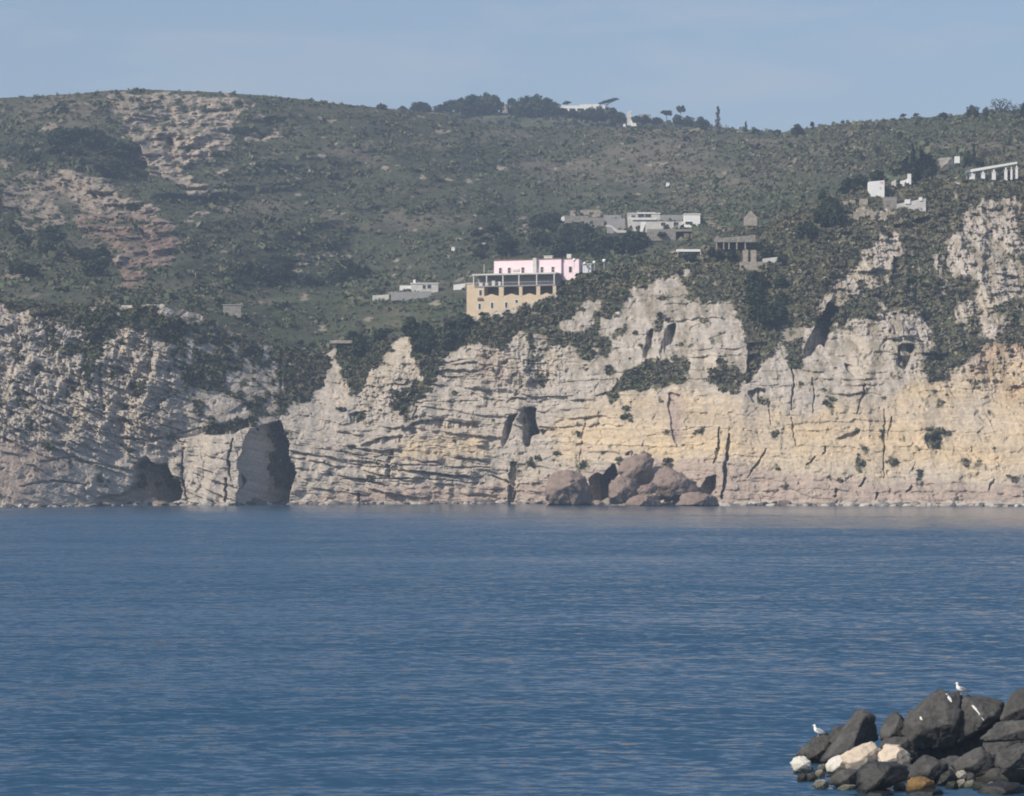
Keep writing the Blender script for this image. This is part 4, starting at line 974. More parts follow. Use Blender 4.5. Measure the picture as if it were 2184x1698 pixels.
def simple(f, x0, x1, y_top, y_bot, Y, depth, name, label, cat, m, wins=(), rz=0.0, roof=None, group=None, below=1.5, slant=0.0, frame=None, y_off=0.0, gy=None, gable=False):
    """a block whose front spans the sketch box; wins: (x0,x1,ytop,ybot) in the same zoom units"""
    ax, ay = one(f, x0, y_bot); bx, ty_ = one(f, x1, y_top)
    S_ = hill if f is RC or f is R4 or (f is R8 and Y > 895) else front if f in (RN, R3, R5) else None
    if gy: Y = ground(front, one(f, (x0 + x1) / 2, gy)[0], one(f, x0, gy)[1]).y - 0.5
    elif S_: Y = min(ground(S_, ax, ay + 2).y, ground(S_, bx, ay + 2).y, ground(S_, (ax + bx) / 2, ay + 2).y) - 0.6 - 0.5 * (y_off)
    s = mpp(Y)
    e = empty(name, wp(ax, ay, Y), rz); tag(e, label, cat, group)
    kz = (bx - ax) / (x1 - x0) * s; wd = (x1 - x0) * kz / math.cos(rz); h = (y_bot - y_top) * kz
    MB().prism([(0, -below), (wd, -below), (wd, h * .35), (wd / 2, h), (0, h * .35)] if gable else [(0, -below), (wd, -below), (wd, h + slant * wd), (0, h)], 0, depth).build('wall', m, e)
    if roof: MB().prism([(-.25, h), (wd + .25, h + slant * wd), (wd + .25, h + slant * wd + .3), (-.25, h + .3)], -.25, depth + .25).build('roof', roof, e)
    for a, b, c, d in wins:
        window(e, ((a + b) / 2 - x0) * kz / math.cos(rz), (y_bot - d) * kz, (b - a) * kz, (d - c) * kz, 0.0, False, frame or m)
    return e, kz
# hillside hamlet (RC zoom)
e, k = simple(RC, 985, 1390, 180, 300, 1010, 7, 'white_house', 'white flat roofed house with wide dark window band in the hamlet', 'house', offw, [(1110, 1190, 185, 225), (1200, 1275, 185, 225), (1025, 1075, 200, 222)], roof=white)
MB().box(0.3, 10.8, -0.6, -0.02, 1.3, 1.7).build('balcony', white, e)
MB().box(3.5, 10.6, 1.0, 6, 3.62, 4.3).build('upper_room', offw, e)
simple(RC, 1215, 1690, 280, 365, 1006, 6, 'arched_house', 'long low white house with two round openings below the flat roofed one', 'house', offw, [(1400, 1460, 290, 335), (1560, 1625, 285, 335)], roof=None, frame=white)
simple(RC, 1400, 1690, 195, 300, 1016, 6, 'grey_house', 'plain grey house between the two white hamlet houses', 'house', greyc, [(1500, 1530, 235, 260)], roof=None)
e, k = simple(RC, 1700, 1900, 188, 335, 1009, 6, 'white_house', 'bright white house at the right end of the hamlet', 'house', white, [(1710, 1800, 280, 318)], roof=white)
MB().box(0, 4.6, -0.8, -0.02, -0.6, -0.1).build('balcony', white, e)
simple(RC, 1230, 1790, 375, 470, 1000, 5, 'terrace_wall', 'grey stone terrace wall under the white hamlet houses', 'wall', stonew)
simple(RC, 1240, 1490, 470, 520, 996, 4, 'terrace_wall', 'beige curved terrace wall lowest in the hamlet', 'wall', beige)
simple(RC, 1590, 1790, 405, 470, 997, 3, 'terrace_wall', 'pale terrace wall at the lower right of the hamlet', 'wall', offw)
e = empty('staircase', wp(*one(RC, 1000, 400), 1003)); tag(e, 'white V shaped outside staircase below the flat roofed house', 'stairs')
kk = mpp(1003) * .168
MB().prism([(0, 155 * kk), (35 * kk, 155 * kk), (95 * kk, 0), (60 * kk, 0)], 0, 1.2).build('flight', offw, e)
MB().prism([(150 * kk, 120 * kk), (215 * kk, 120 * kk), (170 * kk, -5 * kk), (135 * kk, -5 * kk)], 0.2, 1.4).build('flight', white, e)
simple(RC, 680, 900, 195, 235, 1018, 6, 'grey_house', 'low grey house left of the white flat roofed house', 'house', greyc)
simple(RC, 720, 945, 240, 400, 1022, 5, 'courtyard_wall', 'dark shaded courtyard wall left of the white staircase', 'wall', greyc)
e = empty('garden_wall', wp(*one(RC, 700, 410), 1000)); tag(e, 'white stepped garden wall below the low grey house', 'wall')
MB().prism([(0, 14), (12.5 * .5, 14), (150 * kk, 2.2), (260 * kk, 2.2), (260 * kk, -1), (130 * kk, -1), (70 * kk, 60 * kk), (0, 65 * kk)][0:0] or [(0, 90 * kk), (70 * kk, 88 * kk), (150 * kk, 22 * kk), (260 * kk, 20 * kk), (260 * kk, -10 * kk), (140 * kk, -10 * kk), (60 * kk, 62 * kk), (0, 66 * kk)], 0, .6).build('coping', offw, e)
simple(RC, 180, 480, 205, 265, 1020, 6, 'stone_house', 'ruined stone house at the left end of the hamlet', 'house', stonew, roof=None)
simple(RC, 250, 320, 140, 205, 1021, 4, 'stone_gable', 'pale gable stump on the ruined stone house', 'ruin', beige, roof=None)
simple(RC, 380, 630, 130, 190, 1023, 5, 'stone_house', 'beige stone house behind the ruined one', 'house', beige, [(490, 540, 160, 188)], roof=None)
simple(RC, 430, 680, 230, 340, 1015, 5, 'stone_house', 'mauve grey stone house in the middle of the hamlet', 'house', stonew, [(500, 540, 270, 310)])
simple(RC, 115, 180, 215, 268, 1018, 3, 'white_shed', 'small bright white shed at the left tip of the hamlet', 'shed', white)
for i, (a, b, c, d) in enumerate([(200, 250, 330, 390), (230, 310, 480, 550), (480, 550, 425, 465), (390, 450, 420, 470), (250, 340, 390, 440)]):
    simple(RC, a, b, c, d, 1003, 2, 'ruined_wall', 'crumbling pale wall stub on the slope below the stone houses', 'wall', beige, group='ruined wall stubs', slant=-0.25)
simple(RC, 670, 800, 570, 600, 985, 2, 'garden_wall', 'pale garden wall in the wood below the hamlet', 'wall', offw)
# upper right terraces (RN zoom)
e, k = simple(RN, 318, 500, 530, 695, 938, 4.5, 'cube_house', 'bright white cube house with a faded reddish sign on the slope', 'house', white, slant=0.08)
MB().box(0.2, 2.2, 0.3, 4, -2.6, -1.5).build('foundation', white, e)
redm = mat_plain('faded_red_paint', (0.62, 0.40, 0.38), 0.9, 0.15); greym = mat_plain('faded_grey_paint', (0.5, 0.48, 0.47), 0.9, 0.15)
def disc(par, x, z, r, y, name, m):
    MB().prism([(x + r * math.cos(i * .5236), z + r * math.sin(i * .5236)) for i in range(12)], y, y + .03).build(name, m, par)
sg = MB().box(3.2, 4.5, -0.03, 0.02, 3.5, 4.5).build('painted_sign', mat_plain('sign_ground', (0.72, 0.66, 0.63), 0.9, 0.1), e)
disc(sg, 3.7, 4.05, 0.32, -0.06, 'emblem', redm); disc(sg, 4.2, 3.85, 0.25, -0.06, 'emblem', redm); disc(e, 3.55, 2.3, 0.4, -0.03, 'emblem', greym)
e, k = simple(RN, 690, 815, 525, 565, 945, .5, 'garden_wall', 'white garden wall with end post right of the cube house', 'wall', white, slant=0.3)
MB().box(2.4, 3.5, -.2, .7, 0, 3.4).build('post', white, e)
simple(RN, 585, 640, 530, 580, 944, .5, 'garden_wall', 'short slanting pale wall beside the cube house', 'wall', offw, slant=0.5)
e, k = simple(RN, 650, 1000, 800, 830, 922, .8, 'retaining_wall', 'pale rising retaining wall below the dark conifers', 'wall', offw, slant=0.2)
MB().box(2.5, 4.2, -.3, .6, 0.8, 2.2).build('pier', white, e); MB().box(7, 8, -.3, .6, 1.8, 2.9).build('pier', white, e)
simple(RN, 490, 650, 715, 830, 925, 3, 'stone_wall', 'grey rounded stone wall right of the cube house foot', 'wall', stonew)
for i, (a, b, c, d) in enumerate([(0, 60, 765, 825), (80, 150, 745, 800), (205, 300, 735, 790), (180, 350, 870, 930), (340, 380, 900, 975), (130, 190, 900, 980), (460, 530, 900, 960)]):
    simple(RN, a, b, c, d, 922, 1.5, 'stone_wall', 'broken stone terrace wall piece below the white cube house', 'wall', beige, group='broken terrace walls', slant=random.uniform(-.2, .3))
e, k = simple(RN, 1355, 1410, 225, 250, 980, 2, 'white_shed', 'tiny white shed behind the square grey rock block', 'shed', white)
pe = empty('pergola', wp(*one(RN, 1500, 520), 945)); tag(pe, 'white slanting pergola with pillars on the upper right slope', 'pergola')
kn = mpp(945) * .1767
MB().prism([(-10 * kn, 95 * kn), (600 * kn, 205 * kn), (600 * kn, 228 * kn), (-10 * kn, 128 * kn)], -.5, 2.2).build('beam', white, pe)
for x, z0_, z1_, w_ in [(25, -30, 72, 65), (170, 20, 82, 42), (300, 48, 98, 42), (450, 30, 118, 32), (525, 50, 125, 18), (585, 62, 148, 24)]:
    MB().box((x) * kn, (x + w_) * kn, -.3, .7, z0_ * kn - 1, z1_ * kn).box((x - 4) * kn, (x + w_ + 4) * kn, -.4, .8, z1_ * kn, z1_ * kn + .25).box((x + w_ * .3) * kn, (x + w_ * .7) * kn, -.1, .5, z1_ * kn + .25, z1_ * kn + 45 * kn).build('pillar', white, pe)
MB().box(0, 600 * kn, 2.3, 2.6, -1.5, 80 * kn).build('back_wall', stonew, pe)
simple(RN, 1330, 1410, 525, 550, 930, .6, 'garden_wall', 'short pale wall left below the white pergola', 'wall', offw, slant=-.25)
# garden ruin on the headland (R3 zoom)
e, k = simple(R3, 225, 480, 1075, 1100, 892, 4, 'flat_roof_shelter', 'long low shelter with grey flat roof and pale posts', 'shelter', stonew, slant=0.08, below=0, gy=1185)
for x in (0.2, 2.4, 4.0, 6.4, 9.0): MB().box(x, x + .35, .1, .45, -2.2, -.02).build('post', beige, e)
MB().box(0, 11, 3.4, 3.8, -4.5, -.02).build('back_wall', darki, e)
simple(R3, 380, 525, 1225, 1265, 882, 2.5, 'garden_wall', 'tan stone garden wall in front of the flat roofed shelter', 'wall', beige)
for a, b, lb in [(400, 432, 'left tan gate pillar above the tan garden wall'), (450, 485, 'right tan gate pillar above the tan garden wall')]:
    simple(R3, a, b, 1150, 1235, 884, .9, 'gate_pillar', lb, 'pillar', beige)
simple(R3, 525, 660, 1205, 1225, 886, .7, 'garden_wall', 'low pale wall running right from the tan garden wall', 'wall', offw, slant=0.12)
e, k = simple(R3, -20, 130, 1145, 1160, 893, 4, 'carport', 'white flat canopy with a dark space beneath on the headland', 'carport', white, below=0, gy=1190)
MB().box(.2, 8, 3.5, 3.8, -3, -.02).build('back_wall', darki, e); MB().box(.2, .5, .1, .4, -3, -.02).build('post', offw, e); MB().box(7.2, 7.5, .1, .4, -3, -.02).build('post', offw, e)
simple(R3, 410, 490, 900, 965, 985, 3, 'stone_hut', 'small pointed pinkish stone hut right of the hamlet', 'hut', beige, gable=True)
e = empty('boulder', ground(front, *one(R5, 1730, 262))); tag(e, 'bright white boulder on the grassy brow right of the hotel', 'boulder')
BRIGHT = e
# left terraces (R8 zoom)
simple(R8, 250, 590, 435, 470, 905, 2, 'retaining_wall', 'long grey retaining wall left of the hotel', 'wall', greyc, slant=0.03)
simple(R8, 95, 235, 462, 488, 903, 2, 'retaining_wall', 'short pale retaining wall continuing the long grey one', 'wall', offw, slant=0.06)
e, k = simple(R8, 420, 650, 362, 420, 912, 5, 'terrace_house', 'low bluish white house on the terrace left of the hotel', 'house', offw, [(520, 545, 375, 405), (560, 590, 372, 402)], roof=white)
MB().box(.8, 1.6, 1, 1.8, 2.5, 4.0).build('chimney', white, e)
simple(R8, 325, 420, 378, 415, 911, 4, 'terrace_house', 'small white annex left of the low terrace house', 'house', white)
simple(R8, 780, 880, 372, 402, 897, 4, 'white_annex', 'bright white annex touching the left wing of the hotel', 'annex', white, slant=0.12)
simple(R4, 1415, 1530, 190, 240, 905, 2, 'retaining_wall', 'grey retaining wall with pale coping on the green terrace', 'wall', stonew, roof=greyc)
simple(R4, 770, 860, 190, 205, 905, 2, 'garden_wall', 'low pale wall at the left end of the green terrace', 'wall', offw)
simple(R5, -90, 60, 412, 425, 890, 3, 'garden_wall', 'pale flat wall above the notch in the cliff', 'wall', beige, below=.3)
for i, (x, y, r) in enumerate([(1802, 162, .5), (1972, 182, .5), (2055, 168, .55), (1890, 190, .45)]):  # plain white garden ornaments, no light source
    q = empty('garden_globe', wp(*one(R8, x, y), 882)); tag(q, 'white rounded ornament on a short post beside the pink storey', 'ornament', 'white globes right of the hotel')
    bm = bmesh.new(); bmesh.ops.create_icosphere(bm, subdivisions=3, radius=r); me = bpy.data.meshes.new('globe'); bm.to_mesh(me); bm.free(); [setattr(p, 'use_smooth', True) for p in me.polygons]
    link('globe', me, white, q); MB().box(-.08, .08, -.08, .08, -2.5, -r + .05).build('post', steel, q)
simple(R8, 1875, 1945, 200, 228, 883, 2, 'garden_shed', 'small white garden shed among the white globes', 'shed', white, roof=offw)
# far ridge buildings
e, k = simple(RF, 1030, 1330, 146, 164, 1795, 8, 'ridge_villa', 'long low white villa with arches on the far ridge', 'villa', white, below=0)
for i, x in enumerate((0, 60, 110, 165, 230, 290)): MB().box(x * k, (x + 12) * k, 0, .8, -4, 0).build('pillar', white, e)
MB().box(0, 300 * k, 4, 7.9, -4, 0).build('back_wall', greyc, e)
MB().box(140 * k, 260 * k, 2, 6, 18 * k, 30 * k).build('upper_room', offw, e)
simple(RF, 680, 710, 135, 180, 1800, 5, 'ridge_tower', 'small pale tower between the two big ridge clumps', 'tower', beige)
e, k = simple(RF, 1470, 1495, 190, 255, 1730, 4, 'ridge_tower', 'narrow white bell tower on the far ridge', 'tower', offw)
MB().box(.4, 3.0, .5, 3.4, 65 * k, 65 * k + 1.2).build('cap', offw, e)
simple(RF, 1495, 1530, 238, 260, 1728, 4, 'ridge_house', 'small white house at the foot of the bell tower', 'house', white)
simple(RF, 1445, 1460, 262, 290, 1700, 3, 'ridge_house', 'tiny white house below the bell tower', 'house', white)
simple(RF, 1540, 1620, 200, 222, 1720, 4, 'ridge_house', 'low grey house behind the hedge right of the bell tower', 'house', greyc)
for x, y, lb in [(2050, 748, 'tiny white hut alone on the brown hillside'), (690, 1155, 'tiny white hut in the wood above the terrace house'), (885, 1130, 'tiny white hut in the wood above the hotel')]:
    px, py = one(R2, x, y); p = ground(hill, px, py)
    q = empty('field_hut', p); tag(q, lb, 'hut')
    MB().box(-.7, .7, -.7, .7, -1, 1.5).build('wall', white, q); MB().box(-.85, .85, -.85, .85, 1.5, 1.65).build('roof', offw, q)
# ------------------------------------------------------------------ boulders: bodies cut by flat fracture planes
basalt = mat_plain('basalt', (0.074, 0.072, 0.069), 0.9, 0.42, 2.6, spec=0.2, bump=0.9)
wetb = mat_plain('wet_basalt', (0.03, 0.03, 0.028), 0.45, 0.4, 4.0, spec=0.4, bump=0.5)
limest = mat_plain('pale_limestone', (0.55, 0.46, 0.36), 0.9, 0.22, 2.2, bump=0.5); chalk = mat_plain('chalk_white_rock', (0.60, 0.565, 0.50), 0.9, 0.18, 3.0, bump=0.5)
ochre = mat_plain('ochre_weed', (0.20, 0.125, 0.05), 0.9, 0.4, 6.0, bump=0.6); mauve_r = mat_plain('mauve_tuff', (0.245, 0.18, 0.148), 0.95, 0.32, 0.5, bump=0.8); greyrub = mat_plain('grey_rubble', (0.30, 0.28, 0.24), 0.95, 0.35, 5.0, bump=0.5)
for m_ in (basalt, wetb, limest, chalk, ochre, greyrub, mauve_r):
    for n_ in [q for q in m_.node_tree.nodes if q.type == 'TEX_NOISE']: n_.inputs['Detail'].default_value = 12; n_.inputs['Roughness'].default_value = 0.72
    nt = m_.node_tree; N = nt.nodes.new; L = nt.links.new; b = nt.nodes['Principled BSDF']
    src = b.inputs['Base Color'].links[0].from_socket
    ge = N('ShaderNodeNewGeometry'); sx = N('ShaderNodeSeparateXYZ'); L(ge.outputs['Position'], sx.inputs[0])
    nz = N('ShaderNodeTexNoise'); nz.inputs['Scale'].default_value = 3; L(ge.outputs['Position'], nz.inputs['Vector'])
    ad = N('ShaderNodeMath'); ad.operation = 'MULTIPLY_ADD'; L(nz.outputs['Fac'], ad.inputs[0]); ad.inputs[1].default_value = -0.5; L(sx.outputs['Z'], ad.inputs[2])
    mr = N('ShaderNodeMapRange'); mr.inputs[1].default_value = -0.12; mr.inputs[2].default_value = 0.16; mr.inputs[3].default_value = 1; mr.inputs[4].default_value = 0; L(ad.outputs[0], mr.inputs[0])
    mx = N('ShaderNodeMix'); mx.data_type = 'RGBA'; mx.blend_type = 'MULTIPLY'; mx.inputs[7].default_value = (0.32, 0.34, 0.30, 1)
    L(mr.outputs[0], mx.inputs[0]); L(src, mx.inputs[6]); L(mx.outputs[2], b.inputs['Base Color'])
    for q in nt.nodes:
        if q.type == 'BUMP': q.inputs['Distance'].default_value = 0.8 if m_ is mauve_r else 0.16
    # dust and lichen blotches
    if m_ in (basalt, mauve_r):
        vz = N('ShaderNodeTexNoise'); vz.inputs['Scale'].default_value = 1.4 if m_ is basalt else 0.35; vz.inputs['Detail'].default_value = 8; vz.inputs['Roughness'].default_value = 0.7; L(ge.outputs['Position'], vz.inputs['Vector'])
        rr = N('ShaderNodeMapRange'); rr.inputs[1].default_value = 0.48; rr.inputs[2].default_value = 0.66; L(vz.outputs['Fac'], rr.inputs[0])
        m2 = N('ShaderNodeMix'); m2.data_type = 'RGBA'; m2.inputs[7].default_value = (0.15, 0.145, 0.135, 1) if m_ is basalt else (0.30, 0.235, 0.195, 1)
        r2 = N('ShaderNodeMath'); r2.operation = 'MULTIPLY'; r2.inputs[1].default_value = 0.6; L(rr.outputs[0], r2.inputs[0])
        L(r2.outputs[0], m2.inputs[0]); L(src, m2.inputs[6]); L(m2.outputs[2], mx.inputs[6])
def hull2(pts):
    pts = sorted(set(pts))
    def half(p):
        h = []
        for q in p:
            while len(h) > 1 and (h[-1][0] - h[-2][0]) * (q[1] - h[-2][1]) - (h[-1][1] - h[-2][1]) * (q[0] - h[-2][0]) <= 0: h.pop()
            h.append(q)
        return h
    return half(pts)[:-1] + half(pts[::-1])[:-1]
_ico = {}
def ico(n):
    if n not in _ico:
        bm = bmesh.new(); bmesh.ops.create_icosphere(bm, subdivisions=n, radius=1)
        _ico[n] = (np.array([v.co[:] for v in bm.verts]), np.array([[v.index for v in f.verts] for f in bm.faces])); bm.free()
    return _ico[n]
def polytope(planes, sub=5, rough=0.02, seed=0, soft=60, fscale=1.0, chips=9):
    """planes: (normal, distance); star-shaped body round the origin"""
    d, Fc = ico(sub); g = np.random.default_rng(seed)
    Nn = np.array([np.array(n) / np.linalg.norm(n) for n, h in planes]); H = np.array([h for n, h in planes])
    for _ in range(chips):      # knock the corners off with flat fractures
        n = g.normal(size=3); n[1] = -abs(n[1]) * 0.8; n /= np.linalg.norm(n)
        vis = np.maximum(d @ Nn.T / H, 1e-6).max(1); pts = d / vis[:, None]
        h = (pts @ n).max() * g.uniform(0.86, 0.96)
        Nn = np.vstack([Nn, n]); H = np.append(H, h)
    k = np.maximum(d @ Nn.T / H, 0)
    inv = np.sum(k ** soft, 1) ** (1 / soft)
    r = 1 / np.maximum(inv, 1e-4)
    p = d * r[:, None]; sc = np.median(r) * fscale
    o = g.uniform(0, 50, 3)
    n1 = fbm(p[:, 0] / sc * 1.6 + o[0], p[:, 1] / sc * 1.6 + o[1], p[:, 2] / sc * 1.6 + o[2], o=5, g=0.55)
    n2 = fbm(p[:, 0] / sc * 7 + o[0], p[:, 1] / sc * 7 + o[1], p[:, 2] / sc * 7, o=3, g=0.6)
    cv, ce, cg = cells(p[:, 0] / sc * 2.2 + o[1], p[:, 2] / sc * 2.2 + 0.7 * p[:, 1] / sc + o[2], seed)
    p = p * (1 + rough * 0.3 * n1 + rough * 0.55 * n2 + rough * 0.7 * cv + rough * 1.3 * cg)[:, None]
    return p, Fc
def rock_outline(name, label, pts, f, Y, m, group=None, depth=None, facets=None, seed=0, rough=0.042, sub=5, cat='boulder', soft=240):
    P = [(x, y) for x, y in f(pts)]
    if Y == 'w': Y = CAMZ * F / (max(p[1] for p in P) * PS - HV) + 0.25
    cx = sum(p[0] for p in P) / len(P); cy = sum(p[1] for p in P) / len(P); s = mpp(Y)
    loc = [((p[0] - cx) * s, -(p[1] - cy) * s) for p in P]
    loc = [(a * 1.05, b * 1.05) for a, b in loc]
    h = hull2(loc); g = random.Random(seed); pl = []
    A = 0
    for i in range(len(h)):
        a, b = h[i], h[(i + 1) % len(h)]; e = (b[0] - a[0], b[1] - a[1]); n = (e[1], -e[0]); L_ = math.hypot(*n)
        if L_ < 1e-4: continue
        dist = (a[0] * n[0] + a[1] * n[1]) / L_
        if dist <= 0.01: continue
        t = g.uniform(-0.25, 0.05)
        pl.append(((n[0] / L_, t, n[1] / L_), dist / math.sqrt(1 + t * t)))
    w_ = max(p[0] for p in loc) - min(p[0] for p in loc); hh = max(p[1] for p in loc) - min(p[1] for p in loc)
    dp = depth or 0.5 * min(w_, hh) + 0.15 * max(w_, hh)
    if facets is None:
        facets = [((-0.55 + g.uniform(-.2, .2), -1, 0.35 + g.uniform(-.2, .2)), 0.62), ((0.75 + g.uniform(-.2, .2), -1, 0.05), 0.66), ((g.uniform(-.3, .3), -1, 0.9), 0.68), ((g.uniform(-.3, .3), -1, -0.6), 0.62)]
    for n, kx in facets: pl.append((n, dp * kx * 0.72))
    pl.append(((0.1, 1, 0.1), dp * 0.7)); pl.append(((-0.6, 1, 0.3), dp * 0.8)); pl.append(((0.6, 1, 0.3), dp * 0.8))
    p, Fc = polytope(pl, sub, rough, seed, soft)
    me = mesh_np(name, p, Fc); o = link(name, me, m); o.location = wp(cx, cy, Y + (7 if f is RB else 0))
    tag(o, label, cat, group); return o

BW = 'dark basalt blocks of the breakwater'
A_ = rock_outline('breakwater_block', 'largest dark block, directly left of the upper gull', [(1165, 580), (1200, 380), (1290, 310), (1480, 195), (1610, 200), (1625, 250), (1590, 420), (1590, 560), (1600, 640), (1400, 690), (1240, 650)], R7, 117, basalt, BW,
    facets=[((-0.35, -1, 0.25), 0.62), ((0.5, -1, 0.55), 0.75), ((0.0, -1, -0.75), 0.62)], seed=1)
B_ = rock_outline('breakwater_block', 'big dark block under the upper gull, with a long white streak', [(1590, 400), (1600, 330), (1650, 230), (1800, 250), (1980, 270), (2030, 310), (1990, 390), (1900, 440), (1820, 510), (1700, 590), (1600, 620)], R7, 117.2, basalt, BW,
    facets=[((-0.3, -1, 0.2), 0.62), ((0.35, -0.8, 0.75), 0.62), ((0.45, -1, -0.5), 0.7)], seed=2)
rock_outline('breakwater_block', 'slanting dark block with a pointed top and black right face', [(420, 800), (500, 690), (640, 540), (740, 420), (820, 370), (880, 370), (930, 490), (920, 600), (800, 620), (700, 670), (600, 740), (480, 810)], R7, 118.5, basalt, BW,
    facets=[((-0.7, -1, 0.5), 0.5), ((0.9, -0.75, -0.1), 0.35), ((0, -1, -0.7), 0.7)], seed=3)
rock_outline('breakwater_block', 'pyramid shaped dark block left of the largest block', [(920, 550), (960, 480), (1050, 380), (1100, 395), (1185, 510), (1150, 590), (940, 590)], R7, 117.8, basalt, BW,
    facets=[((-0.85, -0.8, 0.45), 0.35), ((0.35, -1, 0.0), 0.6), ((0, -1, -0.6), 0.7)], seed=4)
rock_outline('breakwater_block', 'small dark block behind the slanting pointed one', [(490, 640), (505, 520), (560, 488), (680, 490), (650, 580), (560, 660)], R7, 119.6, basalt, BW, seed=5)
G2 = rock_outline('breakwater_block', 'dark block under the lower gull', [(290, 790), (340, 600), (420, 572), (510, 580), (525, 660), (440, 780), (380, 810)], R7, 120, basalt, BW, seed=6)
rock_outline('breakwater_block', 'dark wedge at the left tip of the breakwater', [(190, 750), (240, 690), (330, 630), (330, 740), (280, 770)], R7, 120.6, basalt, BW, seed=7)
rock_outline('breakwater_block', 'flat topped grey block below the pyramid block', [(915, 680), (920, 600), (1190, 585), (1240, 660), (1230, 760), (1130, 700), (960, 690)], R7, 117, basalt, BW, seed=8)
rock_outline('breakwater_block', 'shaded block in the recess under the two big blocks', [(1230, 660), (1560, 620), (1850, 520), (1940, 450), (1920, 700), (1560, 810), (1250, 800)], R7, 118.2, basalt, BW, seed=9, facets=[((0, -1, -0.3), 0.5), ((0.3, -1, 0.2), 0.6)])
rock_outline('breakwater_block', 'dark jutting slab below the cream boulders', [(760, 880), (830, 805), (1000, 815), (1190, 850), (1190, 930), (1000, 930), (880, 940), (790, 1110), (745, 1110)], R7, 109.2, wetb, BW, seed=10)
rock_outline('breakwater_block', 'grey flat block at the waterline below the white rock', [(490, 990), (510, 900), (620, 868), (765, 870), (760, 1000), (640, 1030)], R7, 'w', basalt, BW, seed=11)
rock_outline('breakwater_block', 'grey triangular block in front of the big blocks', [(1175, 920), (1240, 820), (1330, 768), (1400, 788), (1560, 830), (1450, 900), (1350, 965), (1190, 960)], R7, 111.6, basalt, BW, seed=12, facets=[((-0.3, -1, 0.5), 0.5), ((0.5, -1, -0.2), 0.6), ((0, -1, -.6), .6)])
rock_outline('breakwater_block', 'black wet block right of the grey triangular one', [(1360, 960), (1450, 880), (1560, 865), (1630, 980), (1560, 1010), (1400, 1000)], R7, 'w', wetb, BW, seed=13)
rock_outline('breakwater_block', 'grey sloping block under the shaded recess', [(1550, 820), (1680, 745), (1830, 688), (1940, 745), (1880, 900), (1700, 920), (1590, 880)], R7, 112.6, basalt, BW, seed=14, facets=[((-0.3, -1, 0.6), 0.55), ((0.4, -1, -0.1), 0.6), ((0, -1, -.6), .6)])
rock_outline('breakwater_block', 'broad lit block at the right edge below the round one', [(1820, 590), (1900, 520), (2090, 445), (2330, 420), (2330, 590), (2050, 610), (1860, 620)], R7, 114.5, basalt, BW, seed=15, facets=[((-0.2, -1, 0.8), 0.5), ((0.1, -1, -0.3), 0.6)])
rock_outline('breakwater_block', 'rounded dark block highest at the right edge', [(1960, 440), (2060, 330), (2100, 220), (2180, 185), (2330, 220), (2330, 430), (2100, 460)], R7, 117, basalt, BW, seed=16)
rock_outline('breakwater_block', 'dark block at the right edge under the broad lit one', [(1950, 850), (1965, 720), (2070, 680), (2330, 620), (2330, 800), (2110, 860)], R7, 111.6, basalt, BW, seed=17)
rock_outline('breakwater_block', 'low wet slab at the lower right edge', [(1920, 940), (2000, 885), (2110, 855), (2330, 820), (2330, 930), (2020, 970)], R7, 'w', basalt, BW, seed=18)
rock_outline('breakwater_block', 'shadowed block between the two right edge blocks', [(1830, 640), (2050, 600), (2200, 590), (2060, 690), (1960, 730), (1930, 860), (1880, 760)], R7, 116.2, basalt, BW, seed=19)
rock_outline('cream_boulder', 'large cream boulder with tan face in the middle of the breakwater', [(590, 750), (690, 690), (850, 628), (930, 690), (915, 760), (810, 820), (690, 880), (640, 850)], R7, 114.8, limest, 'pale boulders of the breakwater', seed=20, rough=0.035)
rock_outline('cream_boulder', 'cream boulder with tan face right of the larger one', [(925, 720), (985, 652), (1080, 660), (1185, 735), (1185, 840), (1020, 850), (935, 800)], R7, 114.4, limest, 'pale boulders of the breakwater', seed=21, rough=0.035)
rock_outline('white_boulder', 'chalk white boulder left of the cream ones', [(455, 840), (500, 780), (600, 748), (665, 845), (640, 880), (470, 885)], R7, 115.2, chalk, 'pale boulders of the breakwater', seed=22, rough=0.035)
rock_outline('white_boulder', 'broken white rock at the waterline by the ochre weed', [(845, 980), (960, 905), (1040, 955), (1010, 1010), (890, 1040)], R7, 'w', chalk, 'pale boulders of the breakwater', seed=23, rough=0.07, soft=25)
rock_outline('white_boulder', 'white rock at the left tip of the breakwater', [(145, 790), (180, 758), (290, 768), (345, 850), (320, 900), (180, 890)], R7, 'w', chalk, 'pale boulders of the breakwater', seed=24, rough=0.07, soft=25)
rock_outline('white_boulder', 'low pale rock left of the grey flat block', [(335, 1000), (370, 960), (480, 965), (510, 1015), (380, 1040)], R7, 'w', greyrub, 'pale boulders of the breakwater', seed=25, rough=0.07, soft=25)
rock_outline('white_boulder', 'long low pale rock under the grey flat block', [(500, 1020), (640, 1000), (745, 1000), (745, 1045), (600, 1050)], R7, 'w', greyrub, 'pale boulders of the breakwater', seed=26, rough=0.07, soft=25)
rock_outline('ochre_rock', 'low rock covered in ochre brown weed at the water', [(1140, 1060), (1155, 940), (1300, 948), (1490, 990), (1420, 1050), (1220, 1075)], R7, 'w', ochre, None, seed=27, rough=0.05, soft=25)
